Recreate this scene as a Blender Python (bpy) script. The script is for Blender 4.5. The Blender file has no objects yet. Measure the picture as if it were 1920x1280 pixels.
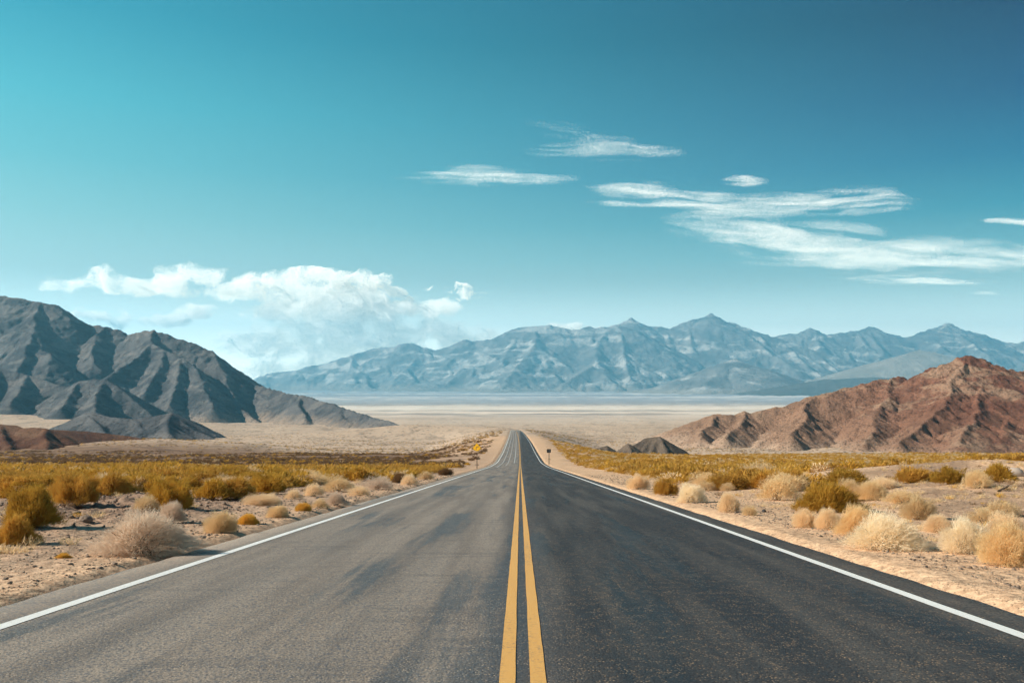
import bpy, math, random
import numpy as np

# ------------------------------------------------------------------ camera, sky, sun, exposure
C = bpy.context.scene
COL = C.collection
EYE = 1.26                      # eye height above the road
F = 1600.0                      # focal length in pixels of a 1920 px wide frame
CX, CY = 975.0, 700.0           # where the lens axis meets the frame

def lin(r, g, b):
    f = lambda c: (c / 255.0 / 12.92) if c <= 10 else ((c / 255.0 + 0.055) / 1.055) ** 2.4
    return (f(r), f(g), f(b), 1.0)

cam_d = bpy.data.cameras.new('camera')
cam_d.sensor_width = 36.0
cam_d.lens = 36.0 * F / 1920.0
cam_d.shift_x = -(CX - 960.0) / 1920.0
cam_d.shift_y = (CY - 640.0) / 1920.0
cam_d.clip_start = 0.1
cam_d.clip_end = 80000.0
cam = bpy.data.objects.new('camera', cam_d)
cam.location = (0, 0, EYE)
cam.rotation_euler = (math.radians(90), 0, 0)
COL.objects.link(cam)
C.camera = cam

SUN_EL = math.radians(32.0)
SUN_AZ = math.radians(-93.0)    # from +Y (the way we look), negative = to the left
sd = (math.cos(SUN_EL) * math.sin(SUN_AZ), math.cos(SUN_EL) * math.cos(SUN_AZ), math.sin(SUN_EL))
sun_d = bpy.data.lights.new('sun', 'SUN')
sun_d.energy = 5.0
sun_d.angle = math.radians(0.5)
sun_d.color = (1.0, 0.895, 0.755)
sun = bpy.data.objects.new('sun', sun_d)
from mathutils import Vector
sun.rotation_euler = Vector(sd).to_track_quat('Z', 'Y').to_euler()
COL.objects.link(sun)

world = bpy.data.worlds.new('World')
C.world = world
world.use_nodes = True
wn, wl = world.node_tree.nodes, world.node_tree.links
wn.clear()
w_out = wn.new('ShaderNodeOutputWorld')
w_bg = wn.new('ShaderNodeBackground')
w_bg.inputs['Strength'].default_value = 0.1
sky = wn.new('ShaderNodeTexSky')
sky.sky_type = 'NISHITA'
sky.sun_disc = False
sky.sun_elevation = SUN_EL
sky.sun_rotation = SUN_AZ
sky.air_density = 1.0
sky.dust_density = 0.6
w_tc = wn.new('ShaderNodeTexCoord')
w_sep = wn.new('ShaderNodeSeparateXYZ')
wl.new(w_tc.outputs['Generated'], w_sep.inputs[0])

def w_ramp(stops):
    mr = wn.new('ShaderNodeMapRange')
    mr.inputs[1].default_value = 0.0
    mr.inputs[2].default_value = 1.0
    wl.new(w_sep.outputs['Z'], mr.inputs[0])
    r = wn.new('ShaderNodeValToRGB')
    r.color_ramp.interpolation = 'B_SPLINE' if False else 'LINEAR'
    el = r.color_ramp.elements
    for i, (p, c) in enumerate(stops):
        e = el[i] if i < 2 else el.new(p)
        e.position = p
        e.color = lin(*c)
    wl.new(mr.outputs[0], r.inputs[0])
    return r.outputs[0]

SKY_L = [(0.0, (242, 238, 220)), (0.06, (222, 231, 222)), (0.105, (186, 218, 214)), (0.165, (148, 206, 207)),
         (0.22, (112, 196, 204)), (0.28, (84, 190, 204)), (0.36, (45, 162, 186)), (0.6, (14, 98, 138)), (1.0, (10, 70, 110))]
SKY_R = [(0.0, (236, 236, 222)), (0.05, (214, 227, 219)), (0.09, (176, 211, 209)), (0.13, (116, 180, 189)),
         (0.17, (54, 144, 166)), (0.22, (8, 104, 143)), (0.28, (0, 64, 114)), (0.36, (0, 18, 74)), (1.0, (0, 18, 56))]
cl, cr = w_ramp(SKY_L), w_ramp(SKY_R)
w_az = wn.new('ShaderNodeMapRange')
w_az.inputs[1].default_value = -0.55
w_az.inputs[2].default_value = 0.52
wl.new(w_sep.outputs['X'], w_az.inputs[0])
w_mix = wn.new('ShaderNodeMix')
w_mix.data_type = 'RGBA'
wl.new(w_az.outputs[0], w_mix.inputs[0])
wl.new(cl, w_mix.inputs[6])
wl.new(cr, w_mix.inputs[7])
w_x10 = wn.new('ShaderNodeVectorMath')
w_x10.operation = 'SCALE'
w_hz = wn.new('ShaderNodeMapRange')          # the sky is brighter close to the horizon
w_hz.interpolation_type = 'SMOOTHSTEP'
w_hz.inputs[1].default_value = 0.0
w_hz.inputs[2].default_value = 0.115
w_hz.inputs[3].default_value = 18.5
w_hz.inputs[4].default_value = 7.1
wl.new(w_sep.outputs['Z'], w_hz.inputs[0])
wl.new(w_hz.outputs[0], w_x10.inputs['Scale'])
wl.new(w_mix.outputs[2], w_x10.inputs[0])
w_m2 = wn.new('ShaderNodeMix')
w_m2.data_type = 'RGBA'
w_m2.inputs[0].default_value = 0.985
wl.new(sky.outputs[0], w_m2.inputs[6])
wl.new(w_x10.outputs[0], w_m2.inputs[7])
wl.new(w_m2.outputs[2], w_bg.inputs['Color'])
wl.new(w_bg.outputs[0], w_out.inputs['Surface'])

C.view_settings.view_transform = 'Standard'
C.view_settings.look = 'None'
C.view_settings.exposure = 0.5
C.view_settings.gamma = 1.0
C.render.engine = 'CYCLES'
C.cycles.use_denoising = True
C.cycles.denoising_input_passes = 'RGB_ALBEDO'
C.cycles.max_bounces = 6
C.cycles.diffuse_bounces = 4
C.cycles.glossy_bounces = 2
C.cycles.volume_bounces = 2
C.cycles.use_adaptive_sampling = True
C.cycles.adaptive_threshold = 0.01

# ------------------------------------------------------------------ helpers
rng = np.random.default_rng(7)

def _h(ix, iy, iz, seed):
    v = (ix.astype(np.int64) * 374761393 + iy.astype(np.int64) * 668265263 + iz.astype(np.int64) * 2147483647 + seed * 974634777) & 0xFFFFFFFF
    v = ((v ^ (v >> 13)) * 1274126177) & 0xFFFFFFFF
    v = ((v ^ (v >> 16)) * 2246822519) & 0xFFFFFFFF
    return ((v ^ (v >> 15)) & 0xFFFFFF).astype(np.float64) / 16777216.0

def pn2(x, y, seed=0):
    """gradient noise, about -1..1"""
    x = np.asarray(x, float); y = np.asarray(y, float)
    ix, iy = np.floor(x), np.floor(y)
    fx, fy = x - ix, y - iy
    u = fx * fx * fx * (fx * (fx * 6 - 15) + 10)
    v = fy * fy * fy * (fy * (fy * 6 - 15) + 10)
    z = np.zeros_like(ix)
    def g(a, b):
        t = _h(ix + a, iy + b, z, seed) * 2 * np.pi
        return np.cos(t) * (fx - a) + np.sin(t) * (fy - b)
    n0 = g(0, 0) * (1 - u) + g(1, 0) * u
    n1 = g(0, 1) * (1 - u) + g(1, 1) * u
    return (n0 * (1 - v) + n1 * v) * 1.5

def fbm2(x, y, octv=4, seed=0, gain=0.5):
    s, a, n = 0.0, 1.0, 0.0
    for i in range(octv):
        s = s + a * pn2(x * 2 ** i + i * 17.3, y * 2 ** i - i * 9.7, seed + i)
        n += a
        a *= gain
    return s / n

def vn3(p, seed=0):
    i = np.floor(p); f = p - i
    f = f * f * (3 - 2 * f)
    r = 0.0
    for a in (0, 1):
        for b in (0, 1):
            for c in (0, 1):
                w = (f[:, 0] if a else 1 - f[:, 0]) * (f[:, 1] if b else 1 - f[:, 1]) * (f[:, 2] if c else 1 - f[:, 2])
                r = r + w * _h(i[:, 0] + a, i[:, 1] + b, i[:, 2] + c, seed)
    return r * 2 - 1

def fbm3(p, octv=4, seed=0):
    s, a, n = 0.0, 1.0, 0.0
    for i in range(octv):
        s = s + a * vn3(p * 2 ** i + i * 13.1, seed + i)
        n += a
        a *= 0.5
    return s / n

def sm(a, b, x):
    t = np.clip((x - a) / (b - a), 0, 1)
    return t * t * (3 - 2 * t)

def mesh_np(name, verts, faces, smooth=False):
    """verts (n,3); faces (m,3) or (m,4), or a list of such arrays"""
    if not isinstance(faces, list):
        faces = [faces]
    me = bpy.data.meshes.new(name)
    verts = np.asarray(verts, np.float32)
    me.vertices.add(len(verts))
    me.vertices.foreach_set('co', verts.ravel())
    loops = np.concatenate([f.ravel() for f in faces]).astype(np.int32)
    sizes = np.concatenate([np.full(len(f), f.shape[1], np.int32) for f in faces])
    start = np.concatenate([[0], np.cumsum(sizes)[:-1]]).astype(np.int32)
    me.loops.add(len(loops))
    me.loops.foreach_set('vertex_index', loops)
    me.polygons.add(len(sizes))
    me.polygons.foreach_set('loop_start', start)
    if smooth:
        me.polygons.foreach_set('use_smooth', np.ones(len(sizes), bool))
    me.update(calc_edges=True)
    return me

def link(name, me, mat=None, parent=None):
    o = bpy.data.objects.new(name, me)
    COL.objects.link(o)
    if mat is not None and len(me.materials) == 0:
        me.materials.append(mat)
    if parent is not None:
        o.parent = parent
    return o

def tag(o, label, cat, group=None, kind=None):
    o['label'] = label
    o['category'] = cat
    if group:
        o['group'] = group
    if kind:
        o['kind'] = kind
    return o

def P(px, py, d):
    """the point at distance d along the view that the frame shows at (px, py)"""
    return ((px - CX) * d / F, d, EYE - (py - CY) * d / F)

# ------------------------------------------------------------------ materials
class NT:
    def __init__(s, name):
        s.m = bpy.data.materials.new(name)
        s.m.use_nodes = True
        s.t = s.m.node_tree
        s.b = s.t.nodes['Principled BSDF']
        s.b.inputs['Specular IOR Level'].default_value = 0.2
        s.b.inputs['Roughness'].default_value = 0.9
        s.tc = s.t.nodes.new('ShaderNodeTexCoord')
    def put(s, sock, v):
        if hasattr(v, 'is_linked'):
            s.t.links.new(v, sock)
        elif v is not None:
            sock.default_value = v
    def vec(s, scale=(1, 1, 1), src='Object'):
        n = s.t.nodes.new('ShaderNodeMapping')
        n.inputs['Scale'].default_value = scale
        s.t.links.new(s.tc.outputs[src], n.inputs[0])
        return n.outputs[0]
    def noise(s, scale=(1, 1, 1), detail=4, rough=0.55, dist=0.0, k=1.0):
        n = s.t.nodes.new('ShaderNodeTexNoise')
        n.inputs['Scale'].default_value = k
        n.inputs['Detail'].default_value = detail
        n.inputs['Roughness'].default_value = rough
        n.inputs['Distortion'].default_value = dist
        s.t.links.new(s.vec(scale), n.inputs['Vector'])
        return n.outputs['Fac']
    def vor(s, scale=(1, 1, 1), feature='F1', rnd=1.0):
        n = s.t.nodes.new('ShaderNodeTexVoronoi')
        n.feature = feature
        n.inputs['Scale'].default_value = 1.0
        n.inputs['Randomness'].default_value = rnd
        s.t.links.new(s.vec(scale), n.inputs['Vector'])
        return n.outputs['Distance']
    def rng(s, v, a, b, c=0.0, d=1.0, smooth=True):
        n = s.t.nodes.new('ShaderNodeMapRange')
        if smooth:
            n.interpolation_type = 'SMOOTHSTEP'
        n.inputs[1].default_value = a; n.inputs[2].default_value = b
        n.inputs[3].default_value = c; n.inputs[4].default_value = d
        s.t.links.new(v, n.inputs[0])
        return n.outputs[0]
    def math(s, op, a, b=None, c=None):
        n = s.t.nodes.new('ShaderNodeMath')
        n.operation = op
        s.put(n.inputs[0], a)
        if b is not None: s.put(n.inputs[1], b)
        if c is not None: s.put(n.inputs[2], c)
        return n.outputs[0]
    def mix(s, f, a, b, mode='MIX'):
        n = s.t.nodes.new('ShaderNodeMix')
        n.data_type = 'RGBA'
        n.blend_type = mode
        s.put(n.inputs[0], f)
        s.put(n.inputs[6], a if hasattr(a, 'is_linked') else (*a[:3], 1))
        s.put(n.inputs[7], b if hasattr(b, 'is_linked') else (*b[:3], 1))
        return n.outputs[2]
    def xyz(s):
        n = s.t.nodes.new('ShaderNodeSeparateXYZ')
        s.t.links.new(s.tc.outputs['Object'], n.inputs[0])
        return n.outputs
    def bump(s, h, dist, strength=1.0, normal=None):
        n = s.t.nodes.new('ShaderNodeBump')
        n.inputs['Distance'].default_value = dist
        n.inputs['Strength'].default_value = strength
        s.t.links.new(h, n.inputs['Height'])
        if normal is not None:
            s.t.links.new(normal, n.inputs['Normal'])
        return n.outputs[0]
    def done(s, color=None, rough=None, normal=None, spec=None):
        s.put(s.b.inputs['Base Color'], color if hasattr(color, 'is_linked') or color is None else (*color[:3], 1))
        s.put(s.b.inputs['Roughness'], rough)
        if normal is not None: s.put(s.b.inputs['Normal'], normal)
        if spec is not None: s.b.inputs['Specular IOR Level'].default_value = spec
        return s.m

def mat_ground():
    n = NT('desert_ground')
    x, y, z = n.xyz()
    sand = n.mix(n.noise((0.35, 0.35, 0.35), 5), (0.66, 0.425, 0.255), (0.82, 0.565, 0.365))
    sand = n.mix(n.rng(n.noise((9, 9, 9), 4), 0.42, 0.62), sand, n.mix(1.0, sand, (0.74, 0.70, 0.68), 'MULTIPLY'))
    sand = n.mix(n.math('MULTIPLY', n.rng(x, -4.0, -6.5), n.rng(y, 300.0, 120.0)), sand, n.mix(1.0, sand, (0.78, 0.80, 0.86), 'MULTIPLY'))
    grit = n.rng(n.vor((22, 22, 22)), 0.10, 0.30)
    sand = n.mix(n.math('MULTIPLY', n.math('SUBTRACT', 1.0, grit), n.rng(n.noise((2, 2, 2), 3), 0.45, 0.6)), sand, (0.20, 0.14, 0.11))
    # brown stony soil in patches, mostly away from the road
    away = n.rng(n.math('ABSOLUTE', x), 6.5, 11.0)
    patch = n.math('MULTIPLY', n.rng(n.noise((0.11, 0.11, 0.11), 5), 0.46, 0.60), away)
    c = n.mix(n.math('MULTIPLY', patch, 0.65), sand, (0.27, 0.175, 0.12))
    cx = n.math('DIVIDE', n.math('ADD', x, 10.3), 3.6)
    cy = n.math('DIVIDE', n.math('SUBTRACT', y, 21.0), 9.0)
    rr2 = n.math('ADD', n.math('MULTIPLY', cx, cx), n.math('MULTIPLY', cy, cy))
    cl2 = n.rng(n.math('ADD', rr2, n.math('MULTIPLY', n.noise((0.9, 0.9, 0.9), 5, 0.65), 1.6)), 2.3, 1.2)
    c = n.mix(n.math('MULTIPLY', cl2, 0.8), c, (0.33, 0.215, 0.15))
    # middle distance: brown scrubland on the left of the road
    left = n.rng(n.math('ADD', x, n.math('MULTIPLY', y, 0.06)), 2.0, -16.0)
    belt = n.math('MULTIPLY', n.rng(y, 60.0, 120.0), n.rng(y, 520.0, 400.0))
    brown = n.mix(n.rng(n.noise((0.10, 0.25, 0.2), 5), 0.40, 0.62), (0.11, 0.062, 0.042), (0.27, 0.16, 0.095))
    c = n.mix(n.math('MULTIPLY', n.math('MULTIPLY', left, belt), 0.85), c, brown)
    right = n.rng(x, 14.0, 22.0)
    beltr = n.math('MULTIPLY', n.rng(y, 40.0, 80.0), n.rng(y, 400.0, 340.0))
    straw = n.mix(n.rng(n.noise((0.12, 0.3, 0.2), 5), 0.40, 0.62), (0.40, 0.26, 0.08), (0.52, 0.36, 0.18))
    c = n.mix(n.math('MULTIPLY', n.math('MULTIPLY', right, beltr), 0.8), c, straw)
    # the far fans: paler, dotted with dark scrub
    fan = n.mix(n.noise((0.012, 0.006, 0.01), 5), (0.50, 0.36, 0.25), (0.64, 0.48, 0.35))
    dots = n.rng(n.vor((0.16, 0.10, 0.1)), 0.34, 0.16)
    dots = n.math('MULTIPLY', dots, n.rng(n.noise((0.011, 0.008, 0.01), 4), 0.36, 0.58))
    fan = n.mix(n.math('MULTIPLY', dots, 0.9), fan, (0.17, 0.13, 0.09))
    dots2 = n.rng(n.noise((0.05, 0.02, 0.02), 5, 0.7), 0.50, 0.64)
    fan = n.mix(n.math('MULTIPLY', dots2, 0.6), fan, (0.26, 0.19, 0.14))
    c = n.mix(n.rng(y, 360.0, 440.0), c, fan)
    # valley floor: pale playa with dark bands of scrub lying across it
    band = n.rng(n.noise((0.00022, 0.0016, 0.001), 6, 0.6, 0.4), 0.45, 0.60)
    val = n.mix(band, (0.80, 0.66, 0.53), (0.36, 0.30, 0.26))
    pale = n.rng(n.noise((0.0001, 0.0011, 0.001), 3), 0.52, 0.64)
    val = n.mix(n.math('MULTIPLY', pale, 0.7), val, (0.88, 0.78, 0.67))
    bajada = n.mix(n.rng(n.noise((0.00016, 0.0012, 0.001), 5, 0.6), 0.50, 0.62), (0.36, 0.36, 0.38), (0.66, 0.62, 0.58))
    val = n.mix(n.rng(n.math('ADD', y, n.math('MULTIPLY', n.noise((0.0002, 0.0002, 0.001), 3), 2500)), 4600.0, 6600.0), val, bajada)
    c = n.mix(n.rng(y, 1300.0, 2600.0), c, val)
    # fine relief, fading out with distance by its own scale
    b1 = n.bump(n.noise((5, 5, 5), 6, 0.65), 0.10, 0.8)
    b2 = n.bump(grit, 0.02, 0.8, b1)
    b3 = n.bump(n.noise((0.25, 0.25, 0.25), 5, 0.6), 1.2, 0.5, b2)
    return n.done(c, 0.95, b3, 0.1)

def mat_rock(name, lo, hi, pale, s, pale_amt=0.5, speck=0.5, scrub=(0.10, 0.09, 0.06), foot=None, tint=None):
    n = NT(name)
    c = n.mix(n.rng(n.noise((s, s, s), 6, 0.6), 0.35, 0.65), lo, hi)
    c = n.mix(n.math('MULTIPLY', n.rng(n.noise((s * 0.6, s * 0.6, s * 1.8), 5, 0.6, 0.8), 0.51, 0.63), pale_amt), c, pale)
    if tint:
        xx = n.math('ADD', n.xyz()[0], n.math('MULTIPLY', n.noise((s, s, s), 4), 60))
        c = n.mix(n.rng(xx, tint[0], tint[1]), n.mix(0.5, c, tint[2]), c)
    if foot:
        zz = n.math('ADD', n.xyz()[2], n.math('MULTIPLY', n.noise((s * 2.5, s * 2.5, s * 2.5), 5), foot[1] - foot[0]))
        c = n.mix(n.rng(zz, foot[0], foot[1]), foot[2], c)
    d = n.rng(n.vor((s * 14, s * 14, s * 14)), 0.42, 0.20)
    c = n.mix(n.math('MULTIPLY', d, speck), c, scrub)
    b = n.bump(n.noise((s * 6, s * 6, s * 6), 7, 0.68), 0.55 / s * 0.25, 1.0)
    return n.done(c, 0.95, b, 0.1)

def mat_asphalt():
    n = NT('worn_asphalt')
    x, y, z = n.xyz()
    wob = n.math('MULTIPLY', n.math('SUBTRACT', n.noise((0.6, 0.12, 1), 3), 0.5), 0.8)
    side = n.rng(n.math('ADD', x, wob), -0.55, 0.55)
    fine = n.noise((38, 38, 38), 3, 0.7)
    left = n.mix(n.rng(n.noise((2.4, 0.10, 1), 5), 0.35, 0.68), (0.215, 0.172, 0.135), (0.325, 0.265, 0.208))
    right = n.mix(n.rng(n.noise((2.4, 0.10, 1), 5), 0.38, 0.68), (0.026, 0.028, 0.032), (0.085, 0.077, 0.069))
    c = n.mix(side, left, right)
    # long dark rubber and tar streaks, dragged along the road
    st = n.rng(n.noise((1.7, 0.05, 1), 6, 0.62, 0.12), 0.52, 0.66)
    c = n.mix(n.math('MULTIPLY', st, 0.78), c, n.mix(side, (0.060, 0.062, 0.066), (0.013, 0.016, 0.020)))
    for cxw in (-2.75, -1.15, 1.05, 2.55):          # wheel tracks
        wt = n.rng(n.math('ABSOLUTE', n.math('ADD', n.math('ADD', x, -cxw), n.math('MULTIPLY', wob, 0.3))), 0.42, 0.05)
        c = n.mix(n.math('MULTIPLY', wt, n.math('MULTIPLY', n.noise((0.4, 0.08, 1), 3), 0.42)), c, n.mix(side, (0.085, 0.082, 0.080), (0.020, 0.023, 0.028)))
    rip = n.rng(n.noise((0.55, 3.2, 1), 4, 0.6), 0.54, 0.66)
    c = n.mix(n.math('MULTIPLY', rip, 0.22), c, (0.035, 0.040, 0.048))
    # oil darkened centre strip
    mid = n.rng(n.math('ABSOLUTE', n.math('ADD', x, -0.015)), 0.42, 0.10)
    c = n.mix(n.math('MULTIPLY', mid, 0.55), c, (0.055, 0.056, 0.060))
    # sandy dust lying at the edges
    e = n.math('ADD', n.math('ABSOLUTE', n.math('ADD', x, 0.22)), n.math('MULTIPLY', n.noise((2, 0.5, 1), 5), 0.7))
    c = n.mix(n.math('MULTIPLY', n.rng(e, 3.9, 4.8), 0.5), c, (0.42, 0.33, 0.25))
    # stones worn bare in the surface
    v = n.vor((55, 48, 40))
    chips = n.math('MULTIPLY', n.rng(v, 0.42, 0.18), n.rng(n.noise((11, 9, 11), 3, 0.6), 0.44, 0.56))
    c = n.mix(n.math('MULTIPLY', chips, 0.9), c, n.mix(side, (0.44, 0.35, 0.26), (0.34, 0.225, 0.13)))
    pits = n.rng(fine, 0.48, 0.60)
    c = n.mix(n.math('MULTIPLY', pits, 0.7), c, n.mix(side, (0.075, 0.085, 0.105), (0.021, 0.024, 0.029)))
    b = n.bump(fine, 0.012, 0.7)
    b = n.bump(v, 0.006, 0.6, b)
    b = n.bump(n.noise((0.7, 0.25, 1), 3), 0.05, 0.35, b)
    return n.done(c, n.rng(st, 0, 1, 0.72, 0.55), b, 0.30)

def mat_paint(name, col, worn, amount):
    n = NT(name)
    f = n.noise((30, 30, 30), 4, 0.7)
    w = n.math('MULTIPLY', n.rng(f, 0.50, 0.64), n.rng(n.noise((4, 0.6, 1), 5), 0.38, 0.66))
    c = n.mix(n.math('MULTIPLY', n.noise((1.5, 0.4, 1), 4), 0.4), col, tuple(v * 0.72 for v in col))
    c = n.mix(n.math('MULTIPLY', w, amount), c, worn)
    return n.done(c, 0.6, n.bump(f, 0.006, 0.6), 0.3)

def mat_plant(name, a, b, var=0.35, trans=0.35):
    n = NT(name)
    oi = n.t.nodes.new('ShaderNodeObjectInfo')
    base = n.mix(n.noise((3.3, 3.3, 3.3), 3), a, b)
    dark = n.mix(1.0, base, (1 - var, 1 - var, 1 - var * 0.8), 'MULTIPLY')
    c = n.mix(oi.outputs['Random'], base, dark)
    geo = n.t.nodes.new('ShaderNodeNewGeometry')
    c = n.mix(n.math('MULTIPLY', geo.outputs['Random Per Island'], 0.55), c, n.mix(1.0, c, (1.35, 1.25, 1.15), 'MULTIPLY'))
    n.done(c, 0.85, None, 0.1)
    tr = n.t.nodes.new('ShaderNodeBsdfTranslucent')
    n.t.links.new(c, tr.inputs['Color'])
    mx = n.t.nodes.new('ShaderNodeMixShader')
    mx.inputs[0].default_value = trans
    out = n.t.nodes['Material Output']
    n.t.links.new(n.b.outputs[0], mx.inputs[1])
    n.t.links.new(tr.outputs[0], mx.inputs[2])
    n.t.links.new(mx.outputs[0], out.inputs['Surface'])
    return n.m

def mat_plain(name, col, rough=0.6, metal=0.0, var=0.25, scale=8):
    n = NT(name)
    c = n.mix(n.noise((scale, scale, scale), 4), col, tuple(v * (1 - var) for v in col))
    n.b.inputs['Metallic'].default_value = metal
    return n.done(c, rough, None, 0.3)

def mat_cloud():
    n = NT('cloud_droplets')
    n.done((0.98, 0.97, 0.94), 1.0, None, 0.0)
    tr = n.t.nodes.new('ShaderNodeBsdfTranslucent')
    tr.inputs['Color'].default_value = (0.98, 0.97, 0.94, 1)
    mx = n.t.nodes.new('ShaderNodeMixShader')
    mx.inputs[0].default_value = 0.2
    n.t.links.new(n.b.outputs[0], mx.inputs[1])
    n.t.links.new(tr.outputs[0], mx.inputs[2])
    n.t.links.new(mx.outputs[0], n.t.nodes['Material Output'].inputs['Surface'])
    return n.m

# ------------------------------------------------------------------ the land: road profile and ground height
_dd = np.concatenate([np.linspace(-60, 0, 61), np.geomspace(1, 30000, 2400)])
def _profile(knots):
    k = np.array(knots, float)
    z = np.interp(_dd, k[:, 0], k[:, 1])
    out = z.copy()
    n0 = 61
    w = np.hanning(61); w /= w.sum()
    pad = np.concatenate([z[n0 - 30:n0], z[n0:], np.full(30, z[-1])])
    far = np.convolve(pad, w, 'valid')
    blend = sm(60, 120, _dd[n0:])
    out[n0:] = z[n0:] * (1 - blend) + far[:len(z) - n0] * blend
    return out
_s = (857.0 - CY) / F
_ROAD = _profile([(-60, 60 * _s), (0, 0), (110, -110 * _s), (146, -14.0), (200, -17.3), (278, -21.3), (400, -28.0), (556, -36.7),
                  (750, -48.7), (900, -58.2), (955, -62.0), (1100, -79), (1400, -92), (30000, -400)])
_OPEN = _profile([(-60, 60 * _s), (0, 0), (120, -120 * _s), (150, -14.6), (200, -18.9), (250, -23.1), (300, -27.2), (335, -30.2),
                  (375, -36.2), (420, -40.5), (500, -44.2), (600, -49.7), (800, -61.0), (1000, -71), (1500, -89.5), (2200, -108),
                  (3200, -133), (4500, -157), (6000, -172), (8000, -188), (10000, -207), (12000, -228), (16000, -280), (30000, -420)])
def z_road(y):
    return np.interp(y, _dd, _ROAD)
def x_road(y):
    return 0.015 - 4.5 * sm(150, 950, y)
def ground(x, y, detail=True):
    x = np.asarray(x, float); y = np.asarray(y, float)
    zr, zo = np.interp(y, _dd, _ROAD), np.interp(y, _dd, _OPEN)
    ax = np.abs(x - x_road(y) + 0.2)
    yy = np.maximum(y, 0)
    w = sm(0.0, 1.0, (ax - 5.2 - 0.004 * yy) / (7 + 0.085 * yy))
    w = np.maximum(w, sm(960, 1060, y))
    z = zr * (1 - w) + zo * w
    # rise of the fan against the mountains on the left
    z = z + 22 * np.exp(-((x + 800) / 280) ** 2 - ((y - 1290) / 200) ** 2)
    z = z + 9 * np.exp(-((x + 190) / 90) ** 2 - ((y - 430) / 70) ** 2)
    if detail:
        off = sm(5.6, 12.0, ax)
        near = np.exp(-(yy / 500.0) ** 2)
        z = z + off * near * (0.32 * fbm2(x * 0.10, y * 0.10, 4, 3) + 0.10 * np.abs(fbm2(x * 0.55, y * 0.55, 4, 9)))
        z = z + off * sm(9, 20, ax) * sm(40, 130, yy) * (1 - sm(280, 420, yy)) * 1.3 * fbm2(x * 0.022, y * 0.022, 4, 21)
        # low sandy bank on the right, rough clods on the left
        z = z + 1.15 * np.exp(-((x - 22) / 7.5) ** 2 - ((y - 38) / 9.0) ** 2) * (1 + 0.25 * fbm2(x * 0.5, y * 0.5, 4, 61))
        z = z + 0.40 * np.exp(-((x - 14.5) / 4.5) ** 2 - ((y - 26) / 6.0) ** 2)
        clod = np.exp(-((x + 10.3) / 3.4) ** 2 - ((y - 21) / 8) ** 2)
        z = z + clod * (0.20 + 0.34 * fbm2(x * 1.9, y * 1.9, 4, 33, 0.65))
        z = z + sm(300, 500, yy) * (2.6 + yy * 0.0016) * fbm2(x * 0.006, y * 0.006, 5, 41) * np.clip((ax - 14) / 80, 0, 1)
        z = z + 12 * np.exp(-((x + 118) / 85) ** 2 - ((y - 930) / 60) ** 2)
    return z

def hit(px, py, dmin=2.0, dmax=1500.0):
    """where the ray through (px, py) meets the ground"""
    d = np.geomspace(dmin, dmax, 6000)
    x = (px - CX) * d / F
    zr = EYE - (py - CY) * d / F
    b = np.nonzero(zr <= ground(x, d))[0]
    i = b[0] if len(b) else len(d) - 1
    return x[i], d[i], float(ground(x[i], d[i]))

NR, NC = 980, 760
rows = np.geomspace(3.2, 24000, NR) - 11.0
u = np.linspace(-1, 1, NC)
u = np.sign(u) * (0.55 * np.abs(u) + 0.45 * np.abs(u) ** 3) * 1.25
Yg, U = np.meshgrid(rows, u, indexing='ij')
Xg = U * (Yg + 15.0)
Zg = ground(Xg, Yg)
axg = np.abs(Xg - x_road(Yg) + 0.2)
Zg -= (0.10 + 0.0006 * np.maximum(Yg, 0)) * (1 - sm(4.25, 4.6, axg)) * (Yg < 1050)
idx = np.arange(NR * NC).reshape(NR, NC)
quads = np.stack([idx[:-1, :-1], idx[:-1, 1:], idx[1:, 1:], idx[1:, :-1]], -1).reshape(-1, 4)
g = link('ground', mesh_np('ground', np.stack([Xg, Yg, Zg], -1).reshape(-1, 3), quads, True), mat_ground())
tag(g, 'pale sandy desert floor falling away into a wide banded valley', 'ground', kind='structure')

# ------------------------------------------------------------------ road and markings
def strip(name, xl, xr, lift, y0, y1, mat, ncol=1, step0=0.25, wob=0.0, seed=0, thick=0.0):
    ys = [y0]
    while ys[-1] < y1:
        ys.append(ys[-1] + max(step0, (ys[-1] + 4) * 0.02))
    ys = np.array(ys)
    t = np.linspace(0, 1, ncol + 1)
    Y, T = np.meshgrid(ys, t, indexing='ij')
    L = xl + wob * fbm2(ys * 0.9, ys * 0 + seed, 4, seed) * 1.2
    R = xr + wob * fbm2(ys * 0.9, ys * 0 + seed + 7, 4, seed + 5) * 1.2
    X = (L[:, None] * (1 - T) + R[:, None] * T) + x_road(Y)
    crown = -0.012 * np.minimum(np.abs(X - x_road(Y)), 6) / 4.0
    Z = z_road(Y) + lift * (1 + Y * 0.01) + crown
    n, m = Y.shape
    i = np.arange(n * m).reshape(n, m)
    q = np.stack([i[:-1, :-1], i[:-1, 1:], i[1:, 1:], i[1:, :-1]], -1).reshape(-1, 4)
    V = np.stack([X, Y, Z], -1).reshape(-1, 3)
    if thick:
        nv = len(V)
        el = np.stack([X[:, 0] - 0.10, Y[:, 0], Z[:, 0] - thick], -1)
        er = np.stack([X[:, -1] + 0.10, Y[:, -1], Z[:, -1] - thick], -1)
        V = np.concatenate([V, el, er])
        a = np.arange(n)
        ql = np.stack([nv + a[:-1], i[:-1, 0], i[1:, 0], nv + a[1:]], -1)
        qr = np.stack([i[:-1, -1], nv + n + a[:-1], nv + n + a[1:], i[1:, -1]], -1)
        q = np.concatenate([q, ql, qr])
    return link(name, mesh_np(name, V, q, True), mat)

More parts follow.
